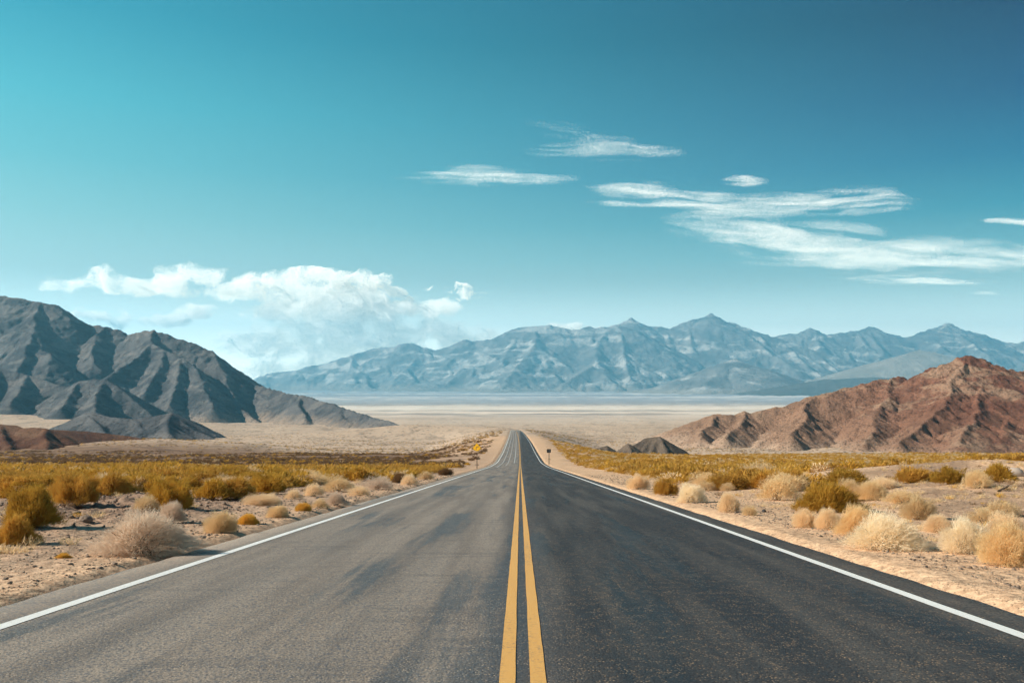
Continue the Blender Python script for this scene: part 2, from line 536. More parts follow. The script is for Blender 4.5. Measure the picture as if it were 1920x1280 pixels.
asphalt = mat_asphalt()
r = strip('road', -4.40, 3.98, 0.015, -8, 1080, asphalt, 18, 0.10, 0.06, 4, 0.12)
tag(r, 'straight two-lane asphalt road running to a far crest, left lane paler than right', 'road', kind='structure')
white = mat_paint('white_road_paint', (0.86, 0.86, 0.82), (0.20, 0.19, 0.18), 0.35)
yellow = mat_paint('yellow_road_paint', (0.76, 0.41, 0.11), (0.16, 0.13, 0.10), 0.85)
faded = mat_paint('faded_seam_paint', (0.50, 0.49, 0.46), (0.20, 0.20, 0.20), 0.6)
for nm, a, b, y0, y1, m, lab in [
        ('white_edge_line', -3.92, -3.80, -8, 1075, white, 'white edge line along the left side of the road'),
        ('white_edge_line', 3.46, 3.575, -8, 1075, white, 'white edge line along the right side of the road'),
        ('yellow_centre_line', -0.132, -0.042, -8, 1075, yellow, 'left stripe of the double yellow centre line'),
        ('yellow_centre_line', 0.042, 0.132, -8, 1075, yellow, 'right stripe of the double yellow centre line'),
        ('road_seam', -2.95, -2.83, 105, 1000, faded, 'pale worn seam nearest the left edge line on the far road'),
        ('road_seam', -2.05, -1.95, 118, 1000, faded, 'pale worn seam in the middle of the left lane far away'),
        ('road_seam', -1.05, -0.90, 140, 1000, faded, 'pale worn seam beside the centre line on the far road')]:
    o = strip(nm, a, b, 0.019, y0, y1, m, 1, 0.12, 0.006, int(abs(a) * 100))
    tag(o, lab, 'road marking', kind='structure')

# ------------------------------------------------------------------ hills and mountains: ridge skeletons
def px_poly(pts):
    return [P(*p) for p in pts]

def spurs(poly, drop, spacing, base, R, sides=(-1, 1), lo=0.6, hi=1.0, swing=0.45, start=0.02):
    out = []
    p = np.array(poly, float)
    seg = np.linalg.norm(np.diff(p[:, :2], axis=0), axis=1)
    cum = np.concatenate([[0], np.cumsum(seg)])
    s = spacing * R.uniform(0.2, 0.8)
    while s < cum[-1]:
        i = min(np.searchsorted(cum, s) - 1, len(seg) - 1)
        t = (s - cum[i]) / max(seg[i], 1e-6)
        q = p[i] * (1 - t) + p[i + 1] * t
        dirv = (p[i + 1] - p[i]); down = -np.sign(dirv[2])
        dirv = dirv[:2] / (np.linalg.norm(dirv[:2]) + 1e-9)
        for sd_ in sides:
            perp = np.array([dirv[1], -dirv[0]]) * sd_
            v = perp + dirv * down * abs(R.normal(0.35, 0.3)) + R.normal(0, swing * 0.4, 2)
            v /= np.linalg.norm(v)
            z0 = q[2] - start * max(q[2] - base, 0)
            L = (z0 - base) / drop * R.uniform(lo, hi)
            if L < spacing * 0.4:
                continue
            pts = [(q[0], q[1], z0)]
            for k in (0.35, 0.7, 1.0):
                w = R.normal(0, 0.06) * L
                pts.append((q[0] + v[0] * L * k - v[1] * w, q[1] + v[1] * L * k + v[0] * w, z0 - drop * L * k * (1.0 - 0.0 * k)))
            out.append(pts)
        s += spacing * R.uniform(0.7, 1.35)
    return out

def ridge_land(name, levels, box, step, base, mat, warp=(0.0, 1.0), detail=(0.0, 1.0), seed=1, gully=(0, 1, 1), sink=3.0, trim=True, rnd=0.0):
    """levels: list of (polylines, side slope); height = the highest of all ridges falling off to both sides"""
    x0, x1, y0, y1 = box
    xs, ys = np.arange(x0, x1, step), np.arange(y0, y1, step)
    X, Y = np.meshgrid(xs, ys, indexing='xy')
    Wx = X + warp[0] * fbm2(X / warp[1], Y / warp[1], 4, seed)
    Wy = Y + warp[0] * fbm2(X / warp[1] + 55, Y / warp[1], 4, seed + 11)
    H = np.full(X.shape, -1e4)
    m = warp[0] * 1.2
    for polys, k in levels:
        for poly in polys:
            for a, b in zip(poly[:-1], poly[1:]):
                rad = (max(a[2], b[2]) - base) / k + m
                if rad <= 0:
                    continue
                i0 = max(int((min(a[0], b[0]) - rad - x0) / step), 0); i1 = min(int((max(a[0], b[0]) + rad - x0) / step) + 2, len(xs))
                j0 = max(int((min(a[1], b[1]) - rad - y0) / step), 0); j1 = min(int((max(a[1], b[1]) + rad - y0) / step) + 2, len(ys))
                if i1 <= i0 or j1 <= j0:
                    continue
                wx, wy = Wx[j0:j1, i0:i1], Wy[j0:j1, i0:i1]
                dx, dy = b[0] - a[0], b[1] - a[1]
                L2 = dx * dx + dy * dy + 1e-9
                t = np.clip(((wx - a[0]) * dx + (wy - a[1]) * dy) / L2, 0, 1)
                dist = np.hypot(wx - a[0] - t * dx, wy - a[1] - t * dy)
                if rnd:
                    dist = np.sqrt(dist * dist + rnd * rnd) - rnd
                h = a[2] + (b[2] - a[2]) * t - k * dist
                H[j0:j1, i0:i1] = np.maximum(H[j0:j1, i0:i1], h)
    rel = np.clip((H - base) / 60.0, 0, 1)
    if detail[0]:
        H = H + detail[0] * rel * fbm2(X / detail[1], Y / detail[1], 5, seed + 3, 0.6)
    G = ground(X, Y, False)
    keep = H > G - sink
    H = np.maximum(H, G - sink - 1)
    ny, nx = X.shape
    idx = np.arange(nx * ny).reshape(ny, nx)
    q = np.stack([idx[:-1, :-1], idx[:-1, 1:], idx[1:, 1:], idx[1:, :-1]], -1).reshape(-1, 4)
    if trim:
        q = q[keep.ravel()[q].any(1)]
    used = np.unique(q)
    remap = np.full(nx * ny, -1); remap[used] = np.arange(len(used))
    V = np.stack([X, Y, H], -1).reshape(-1, 3)[used]
    return link(name, mesh_np(name, V, remap[q], True), mat)

RM = np.random.default_rng(11)
# --- the grey mountain on the left
sky_ridge = px_poly([(-420, 640, 2050), (-260, 575, 2030), (-120, 560, 2020), (0, 555, 2010), (40, 560, 2000), (75, 567, 2000), (110, 573, 2000), (135, 590, 2010), (160, 607, 2020),
                     (200, 612, 2010), (225, 619, 2005), (240, 628, 2000), (262, 621, 1985), (290, 619, 1970), (330, 632, 1960), (385, 652, 1940), (400, 662, 1930), (430, 690, 1900), (452, 706, 1890),
                     (480, 722, 1880)])
tail = px_poly([(480, 722, 1880), (500, 727, 1820), (540, 738, 1730), (562, 741, 1680), (580, 743, 1650), (605, 752, 1590), (640, 763, 1500), (670, 773, 1400), (700, 782, 1310), (720, 786, 1260), (745, 795, 1200), (790, 807, 1120)])
A = px_poly([(75, 567, 2000), (64, 592, 1930), (62, 616, 1870), (56, 640, 1800), (40, 676, 1720), (30, 700, 1650)])
A2 = px_poly([(62, 616, 1870), (80, 655, 1790), (98, 668, 1740), (86, 700, 1690), (72, 720, 1650)])
A3 = px_poly([(0, 560, 2010), (-30, 620, 1880), (-50, 690, 1740), (-80, 720, 1650)])
Bm = px_poly([(200, 612, 2010), (178, 632, 1940), (172, 650, 1890), (176, 680, 1800)])
B = px_poly([(290, 619, 1970), (283, 634, 1920), (280, 648, 1880), (250, 676, 1800), (222, 694, 1740), (200, 706, 1690)])
Cc = px_poly([(283, 640, 1900), (306, 656, 1860), (338, 670, 1820), (368, 690, 1770), (380, 712, 1700), (390, 738, 1640), (398, 764, 1590)])
C2 = px_poly([(306, 656, 1860), (300, 690, 1760), (270, 735, 1640)])
C3 = px_poly([(338, 670, 1820), (330, 715, 1690), (318, 760, 1580)])
D = px_poly([(400, 662, 1930), (420, 700, 1830), (432, 730, 1760), (450, 765, 1680), (486, 789, 1610)])
E = px_poly([(480, 722, 1880), (480, 745, 1790), (505, 766, 1700), (530, 782, 1640)])
E2 = px_poly([(562, 742, 1680), (560, 762, 1580), (575, 786, 1500)])
E3 = px_poly([(640, 763, 1500), (640, 778, 1420), (655, 794, 1350)])
author = [A, A2, A3, Bm, B, Cc, C2, C3, D, E, E2, E3]
f1 = []
for pl in [sky_ridge, tail] + author:
    f1 += spurs(pl, 0.67, 34, -80, RM, lo=0.5, hi=1.0, swing=0.25)
f2 = []
for pl in author + f1:
    f2 += spurs(pl, 0.66, 15, -80, RM, lo=0.3, hi=0.8, start=0.02, swing=0.3)
rock_grey = mat_rock('grey_mountain_rock', (0.070, 0.074, 0.085), (0.165, 0.158, 0.160), (0.25, 0.225, 0.21), 0.018, 0.6, 0.6, (0.035, 0.035, 0.035), foot=(-84, -50, (0.44, 0.33, 0.245)))
o = ridge_land('mountain', [([sky_ridge, tail], 0.74), (author, 0.74), (f1, 0.80), (f2, 0.90)], (-1900, -110, 1050, 2300), 2.6, -92, rock_grey, (7, 60), (7.0, 20), 2, rnd=0.3)
tag(o, 'tall grey gullied mountain at the left, its right faces in shade', 'mountain', kind='structure')
# --- lower spurs in front of it
h2 = px_poly([(-160, 700, 1480), (-60, 690, 1470), (0, 692, 1470), (50, 702, 1450), (100, 718, 1430), (130, 726, 1420)])
h2b = px_poly([(130, 724, 1400), (150, 713, 1390), (175, 711, 1380), (197, 712, 1370), (225, 728, 1350), (252, 750, 1330), (275, 768, 1310), (290, 784, 1290)])
h2c = [px_poly([(150, 713, 1390), (132, 738, 1320), (112, 765, 1240)]), px_poly([(197, 712, 1370), (180, 740, 1300), (175, 772, 1220)]),
       px_poly([(0, 692, 1470), (-20, 720, 1380), (-40, 750, 1300)]), px_poly([(50, 702, 1450), (40, 728, 1370), (20, 752, 1300)])]
f = []
for pl in [h2, h2b] + h2c:
    f += spurs(pl, 0.56, 20, -70, RM)
ff = []
for pl in f + h2c:
    ff += spurs(pl, 0.62, 10, -70, RM, lo=0.3, hi=0.7)
o = ridge_land('foothill', [([h2, h2b], 0.66), (h2c, 0.72), (f, 0.78), (ff, 0.88)], (-1250, -380, 1120, 1560), 2.0, -75, rock_grey, (5, 50), (4.5, 15), 5, rnd=0.3)
tag(o, 'lower grey foothill standing before the tall left mountain', 'hill', kind='structure')
h3 = px_poly([(110, 800, 900), (150, 778, 890), (175, 772, 880), (205, 782, 870), (250, 785, 860), (300, 778, 850), (322, 773, 845), (337, 786, 835), (360, 805, 815), (400, 822, 790), (432, 842, 760)])
h3b = [px_poly([(160, 774, 890), (185, 795, 840), (200, 815, 800)]), px_poly([(322, 773, 845), (312, 792, 800), (318, 815, 750)]), px_poly([(250, 785, 860), (262, 800, 820), (285, 825, 770)])]
f = []
for pl in [h3] + h3b:
    f += spurs(pl, 0.42, 16, -65, RM, lo=0.4, hi=0.9)
o = ridge_land('foothill', [([h3], 0.55), (h3b, 0.66), (f, 0.62)], (-560, -180, 660, 980), 1.4, -66, rock_grey, (4, 40), (2.0, 12), 8, rnd=0.6)
tag(o, 'small dark shaded knoll sloping down beside the pale fan', 'hill', kind='structure')
brown_rock = mat_rock('brown_hill_rock', (0.11, 0.046, 0.030), (0.19, 0.092, 0.054), (0.30, 0.19, 0.12), 0.06, 0.35, 0.65, (0.05, 0.035, 0.025))
h4 = px_poly([(-160, 790, 430), (-60, 792, 420), (0, 795, 415), (25, 797, 412), (40, 803, 408), (60, 801, 404), (86, 803, 400)])
h4b = [px_poly([(86, 803, 400), (84, 816, 385), (88, 836, 365), (92, 850, 350)]), px_poly([(0, 795, 415), (4, 812, 395), (16, 836, 365)])]
h4c = [px_poly([(86, 805, 410), (150, 808, 425), (230, 816, 430), (300, 828, 425), (400, 842, 410)])]
f = []
for pl in [h4] + h4b + h4c:
    f += spurs(pl, 0.38, 7, -38, RM, lo=0.4, hi=0.9)
o = ridge_land('foothill', [([h4], 0.50), (h4b, 0.80), (h4c, 0.26), (f, 0.6)], (-320, -110, 320, 480), 0.9, -40, brown_rock, (2.5, 18), (1.1, 7), 9, rnd=0.6)
tag(o, 'reddish brown hill at the left frame edge with one dark face', 'hill', kind='structure')
# --- the red-brown hill on the right
rr = px_poly([(1290, 814, 640), (1304, 798, 640), (1318, 784, 640), (1335, 775, 635), (1358, 777, 630), (1378, 779, 630), (1399, 771, 630), (1412, 774, 630), (1440, 766, 630), (1493, 758, 630), (1523, 742, 632),
              (1555, 735, 634), (1585, 729, 636), (1632, 717, 638), (1676, 708, 640), (1708, 709, 642), (1735, 703, 642), (1760, 696, 640), (1789, 681, 636), (1814, 667, 632), (1834, 672, 634), (1862, 689, 640), (1887, 697, 646),
              (1920, 699, 650), (2000, 706, 650), (2120, 730, 650), (2300, 770, 650)])
rs = [px_poly([(1814, 667, 632), (1802, 690, 608), (1790, 715, 585), (1776, 750, 556), (1740, 790, 520), (1690, 828, 480)]),
      px_poly([(1834, 672, 634), (1850, 705, 600), (1842, 740, 565), (1830, 780, 520), (1800, 825, 470)]),
      px_poly([(1887, 697, 646), (1912, 735, 600), (1905, 775, 550), (1880, 815, 490)]),
      px_poly([(1940, 700, 640), (1985, 760, 570), (1960, 815, 490)]),
      px_poly([(1676, 708, 640), (1664, 735, 610), (1650, 765, 575), (1640, 800, 535), (1622, 830, 495)]),
      px_poly([(1523, 742, 634), (1512, 762, 605), (1500, 790, 565), (1480, 820, 520)]),
      px_poly([(1335, 775, 635), (1330, 795, 605), (1310, 818, 565)]),
      px_poly([(1399, 771, 630), (1390, 795, 595), (1365, 820, 550)])]
f = []
for pl in [rr] + rs:
    f += spurs(pl, 0.39, 24, -46, RM, lo=0.2, hi=0.9, swing=0.9)
ff = []
for pl in rs + f:
    ff += spurs(pl, 0.46, 11, -46, RM, lo=0.1, hi=0.6, swing=0.8)
red = mat_rock('red_hill_rock', (0.17, 0.072, 0.050), (0.30, 0.145, 0.095), (0.46, 0.31, 0.21), 0.035, 0.6, 0.6, (0.08, 0.05, 0.04), tint=(190, 330, (0.44, 0.30, 0.20)), foot=(-44, -31, (0.56, 0.40, 0.29)))
o = ridge_land('hill', [([rr], 0.43), (rs[:2], 0.86), (rs[2:], 0.70), (f, 0.56), (ff, 0.62)], (80, 760, 400, 840), 0.9, -52, red, (8, 40), (4.2, 8), 15, rnd=0.5)
tag(o, 'rust coloured rocky hill rising at the right beyond the scrub', 'hill', kind='structure')
# --- three little dark cones right of the road
dark_mound = mat_rock('dark_mound_rock', (0.095, 0.072, 0.058), (0.17, 0.13, 0.10), (0.26, 0.19, 0.14), 0.08, 0.4, 0.5, (0.04, 0.033, 0.028))
for pk, lab in [([(1108, 845, 440), (1138, 835, 438)], 'smallest dark rocky mound right of the far road'),
                ([(1152, 848, 430), (1178, 831, 428)], 'middle dark pointed mound right of the far road'),
                ([(1186, 838, 450), (1210, 821, 446), (1238, 818, 444)], 'largest dark mound with a smooth shaded right face')]:
    pl = px_poly(pk)
    mid = pl[-1]
    toe = (mid[0] + 1.0, mid[1] - 26, mid[2] - 11)
    f = spurs(pl, 0.45, 3.0, -46, RM, lo=0.4, hi=0.9)
    o = ridge_land('mound', [([pl], 0.62), ([[mid, toe]], 0.74), (f, 0.66)], (25, 95, 395, 480), 0.6, -47, dark_mound, (1.2, 9), (0.7, 4), 31, rnd=0.4)
    tag(o, lab, 'mound', kind='structure')
# --- far valley hills
far_rock = mat_rock('far_range_rock', (0.14, 0.14, 0.145), (0.29, 0.275, 0.27), (0.82, 0.77, 0.72), 0.0034, 0.6, 0.2, foot=(-150, -60, (0.34, 0.30, 0.265)))
pale_rock = mat_rock('pale_fan_rock', (0.34, 0.29, 0.24), (0.46, 0.39, 0.33), (0.60, 0.52, 0.44), 0.002, 0.5, 0.2)
v1 = px_poly([(1150, 735, 8800), (1220, 727, 8700), (1290, 707, 8600), (1340, 690, 8500), (1377, 672, 8450), (1400, 684, 8400), (1420, 690, 8350), (1440, 699, 8300), (1470, 712, 8250), (1540, 722, 8200)])
f = spurs(v1, 0.28, 200, -190, RM)
ff = []
for pl in f:
    ff += spurs(pl, 0.32, 110, -190, RM, lo=0.3, hi=0.8)
o = ridge_land('valley_hill', [([v1], 0.36), (f, 0.38), (ff, 0.42)], (600, 3600, 7000, 9800), 16, -200, far_rock, (60, 500), (14, 130), 40)
tag(o, 'blue-grey low hill on the valley floor before the far range', 'hill', kind='structure')
v2 = px_poly([(1440, 742, 7600), (1490, 726, 7600), (1560, 711, 7550), (1640, 707, 7500), (1720, 712, 7500), (1800, 722, 7450), (1900, 735, 7400)])
o = ridge_land('valley_hill', [([v2], 0.16), (spurs(v2, 0.12, 200, -190, RM), 0.18)], (1800, 4800, 6300, 8500), 18, -200, mat_rock('dark_fan_rock', (0.10, 0.095, 0.09), (0.16, 0.15, 0.14), (0.2, 0.18, 0.16), 0.002, 0.3, 0.3), (60, 500), (6, 120), 43, rnd=60)
tag(o, 'flat dark blue-grey rise low on the valley floor', 'hill', kind='structure')
v3 = px_poly([(1560, 706, 9900), (1620, 688, 9850), (1680, 668, 9800), (1725, 655, 9750), (1760, 662, 9700), (1790, 684, 9600), (1840, 712, 9500)])
f = spurs(v3, 0.24, 260, -190, RM)
o = ridge_land('valley_hill', [([v3], 0.30), (f, 0.33)], (3000, 6600, 8300, 11000), 18, -210, pale_rock, (60, 500), (10, 130), 46)
tag(o, 'pale rounded foothill below the right end of the far range', 'hill', kind='structure')
# --- the far range, three chains one behind the other
def chain(pts, d, toward=True):
    return px_poly([(a, b, d + dd) for (a, b, dd) in pts])
RF = np.random.default_rng(23)
def far_range(name, pts, d, box, lab, seed, spread=900, base=-215):
    main = px_poly([(a, b, d + RF.normal(0, 60)) for a, b in pts])
    s1 = spurs(main, 0.36, spread, base, RF, lo=0.7, hi=1.05, swing=0.5)
    s2 = []
    for pl in s1 + [main]:
        s2 += spurs(pl, 0.42, spread * 0.34, base, RF, lo=0.4, hi=0.9)
    s3 = []
    for pl in s2:
        s3 += spurs(pl, 0.46, spread * 0.15, base, RF, lo=0.25, hi=0.6)
    aprons = []
    for pl in s1:
        a, b = np.array(pl[-2]), np.array(pl[-1])
        v = (b - a)[:2]; v = v / (np.linalg.norm(v) + 1e-9)
        L = RF.uniform(500, 1100)
        aprons.append([(a[0], a[1], min(a[2], base + 130)), (b[0], b[1], base + RF.uniform(30, 50)), (b[0] + v[0] * L, b[1] + v[1] * L, base - 5)])
    o = ridge_land(name, [(aprons, 0.13), ([main], 0.54), (s1, 0.60), (s2, 0.68), (s3, 0.80)], box, 18, base, far_rock, (24, 500), (40, 150), seed, rnd=1, sink=12)
    tag(o, lab, 'mountain range', kind='structure')
far_range('mountain_range', [(430, 716), (475, 712), (500, 700), (560, 693), (600, 683), (655, 667), (690, 656), (722, 651), (755, 645), (775, 646), (815, 656), (830, 653), (870, 637), (890, 639), (925, 635), (960, 617), (1000, 611),
                            (1030, 610), (1070, 618), (1105, 613), (1120, 615), (1160, 609), (1172, 610), (1210, 627), (1250, 649), (1275, 672), (1296, 697)], 11300, (-4800, 3300, 8000, 12600),
          'long hazy blue mountain range across the valley, left and nearest chain', 51)
far_range('mountain_range', [(1110, 640), (1150, 614), (1170, 604), (1183, 596), (1200, 607), (1215, 613), (1235, 611), (1258, 615), (1275, 607), (1300, 599), (1317, 594), (1332, 588), (1346, 597), (1360, 607), (1380, 617), (1400, 625),
                            (1420, 636), (1445, 646), (1480, 668), (1515, 690)], 12300, (500, 5800, 9300, 13600),
          'pointed hazy peak in the middle of the far range', 57)
far_range('mountain_range', [(1380, 660), (1432, 634), (1470, 627), (1495, 624), (1518, 614), (1550, 627), (1570, 625), (1600, 621), (1635, 611), (1660, 623), (1700, 633), (1730, 622), (1755, 613), (1776, 605), (1810, 619), (1850, 629), (1890, 644),
                            (1920, 641), (2000, 640), (2100, 655), (2200, 690)], 13300, (2500, 11000, 10300, 14700),
          'farthest pale blue chain at the right behind the rust hill', 63)

# ------------------------------------------------------------------ shrubs
def fuzz(n, R, shape, length, width, core=0.35, up=0.0, wind=(0, 0), lump=0.35, seed=0, low=-0.15, bend=0.08):
    """n thin tapering twigs standing out of a lumpy dome (radius about 1, height about 1): verts, quads"""
    d = R.normal(size=(n * 3, 3))
    d /= np.linalg.norm(d, axis=1)[:, None]
    d = d[d[:, 2] > low][:n]
    n = len(d)
    rad = 0.86 + lump * fbm3(d * 1.9 + seed * 7.7, 3, seed)
    uu = core + (1 - core) * R.random(n) ** 0.7
    p = d * (rad * uu)[:, None] * np.array(shape)
    c = np.array([0, 0, 0.16])
    p = p + c
    p[:, 2] = np.maximum(p[:, 2], 0.0)
    v = d * (1 - up) + np.array([wind[0], wind[1], up])
    v = v + R.normal(0, 0.28, (n, 3))
    v /= np.linalg.norm(v, axis=1)[:, None]
    L = length * R.uniform(0.5, 1.25, n)
    a = p - v * (L * 0.4)[:, None]
    a[:, 2] = np.maximum(a[:, 2], -0.02)
    b = p + v * (L * 0.6)[:, None]
    m = (a + b) / 2 + R.normal(0, bend, (n, 3)) * L[:, None]
    s = np.cross(v, R.normal(size=(n, 3)))
    s /= np.linalg.norm(s, axis=1)[:, None] + 1e-9
    w = (width * R.uniform(0.6, 1.3, n))[:, None] * s * 0.5
    V = np.stack([a - w, a + w, m + w * 0.85, m - w * 0.85, b + w * 0.3, b - w * 0.3], 1)
    i = np.arange(n)[:, None] * 6
    Q = np.concatenate([i + np.array([0, 1, 2, 3]), i + np.array([3, 2, 4, 5])])
    return V.reshape(-1, 3), Q

def join(parts):
    V, Q, k = [], [], 0
    for v, q in parts:
        V.append(v); Q.append(q + k); k += len(v)
    return np.concatenate(V), np.concatenate(Q)

def stems(n, R, hgt, spread, width):
    a = np.column_stack([R.normal(0, 0.10, (n, 2)), np.full(n, -0.03)])
    t = R.uniform(0, 2 * np.pi, n)
    rr_ = spread * R.uniform(0.3, 1.0, n)
    b = np.column_stack([np.cos(t) * rr_, np.sin(t) * rr_, hgt * R.uniform(0.6, 1.0, n)])
    m = (a + b) / 2 + R.normal(0, 0.05, (n, 3))
    v = b - a
    s = np.cross(v, R.normal(size=(n, 3))); s /= np.linalg.norm(s, axis=1)[:, None]
    w = s * width * 0.5
    V = np.stack([a - w, a + w, m + w * 0.7, m - w * 0.7, b + w * 0.3, b - w * 0.3], 1)
    s2 = np.cross(v, s); s2 /= np.linalg.norm(s2, axis=1)[:, None]
    w2 = s2 * width * 0.5
    V2 = np.stack([a - w2, a + w2, m + w2 * 0.7, m - w2 * 0.7, b + w2 * 0.3, b - w2 * 0.3], 1)
    V = np.concatenate([V, V2])
    i = np.arange(2 * n)[:, None] * 6
    return V.reshape(-1, 3), np.concatenate([i + np.array([0, 1, 2, 3]), i + np.array([3, 2, 4, 5])])

PLANT = {
    'pale': mat_plant('pale_dry_twigs', (0.86, 0.66, 0.41), (0.92, 0.76, 0.53), 0.12, 0.4),
    'cream': mat_plant('cream_dry_twigs', (0.94, 0.79, 0.56), (0.96, 0.87, 0.68), 0.06, 0.4),
    'grey': mat_plant('greyish_dry_twigs', (0.67, 0.54, 0.42), (0.78, 0.65, 0.52), 0.12, 0.4),
    'tan': mat_plant('tan_dry_twigs', (0.74, 0.55, 0.30), (0.84, 0.66, 0.40), 0.18, 0.4),
    'orange': mat_plant('orange_dry_twigs', (0.86, 0.62, 0.32), (0.90, 0.71, 0.42), 0.12, 0.4),
    'straw': mat_plant('yellow_straw_tufts', (0.70, 0.42, 0.06), (0.78, 0.50, 0.12), 0.15),
    'gold': mat_plant('golden_twigs_and_leaves', (0.53, 0.285, 0.048), (0.66, 0.405, 0.09), 0.28),
    'olive': mat_plant('olive_twigs_and_leaves', (0.48, 0.275, 0.042), (0.62, 0.38, 0.065), 0.28),
    'brown': mat_plant('brown_scrub_twigs', (0.21, 0.115, 0.05), (0.34, 0.20, 0.09), 0.3),
}
wood = mat_plain('shrub_wood', (0.16, 0.11, 0.08), 0.9)
RS = np.random.default_rng(5)
PROTO = {}
def proto(key):
    """mesh data of a shrub's foliage and stems, shared by its copies"""
    if key in PROTO:
        return PROTO[key]
    kind, k, lod = key
    n = {0: 16000, 1: 4600, 2: 620}[lod]
    wd = {0: 0.011, 1: 0.020, 2: 0.046}[lod]
    R = np.random.default_rng(100 + k * 7 + lod + sum(map(ord, kind)))
    if kind in ('gold', 'olive', 'brown'):
        parts = [fuzz(int(n * 0.7), R, (1, 1, 0.88), 0.30, wd * 1.15, 0.25, 0.45, (0.05, 0), 0.65, k, -0.1),
                 fuzz(int(n * 0.3), R, (0.95, 0.95, 0.9), 0.12, wd * 2.0, 0.55, 0.3, (0, 0), 0.65, k, -0.05)]
    elif kind == 'straw':
        parts = [fuzz(n, R, (1, 1, 0.9), 0.30, wd, 0.3, 0.25, (0.1, 0), 0.3, k, -0.1)]
    else:
        parts = [fuzz(int(n * 0.8), R, (1, 1, 0.88), 0.135, wd * 0.72, 0.38, 0.10, (0.10, 0), 0.55, k, -0.15),
                 fuzz(int(n * 0.2), R, (1.0, 1.0, 0.9), 0.24, wd * 0.6, 0.45, 0.2, (0.15, 0), 0.6, k, -0.1)]
    V, Q = join(parts)
    me = mesh_np('foliage', V, Q)
    me.materials.append(PLANT[kind])
    ms = None
    if lod < 2:
        ms = mesh_np('stems', *stems({0: 34, 1: 16}[lod], R, 0.6, 0.6, {0: 0.035, 1: 0.05}[lod]))
        ms.materials.append(wood)
    PROTO[key] = (me, ms)
    return PROTO[key]

def shrub(kind, loc, sx, sz, rz, label, group, lod=0, k=0, name='shrub', cat='shrub', sy=None):
    me, ms = proto((kind, k, lod))
    e = bpy.data.objects.new(name, None)
    e.empty_display_size = 0.3
    COL.objects.link(e)
    e.location = loc
    e.rotation_euler = (0, 0, rz)
    e.scale = (sx, sy if sy else sx, sz)
    tag(e, label, cat, group)
    link('foliage', me, None, e)
    if ms is not None:
        link('stems', ms, None, e)
    return e

def at_px(kind, px, py, w, h, label, group, lod=0, k=0, name='shrub', cat='shrub'):
    x, y, z = hit(px, py)
    if px > 1400:
        w, h = w * 1.10, h * 1.06
    sx = w * y / F / 2 * 0.98
    sz = h * y / F / 1.02
    rz = RS.uniform(-0.5, 0.5)
    return shrub(kind, (x, y + sx * 0.35, z - 0.02), sx, sz, rz, label, group, lod, k, name, cat, sx * 0.85)

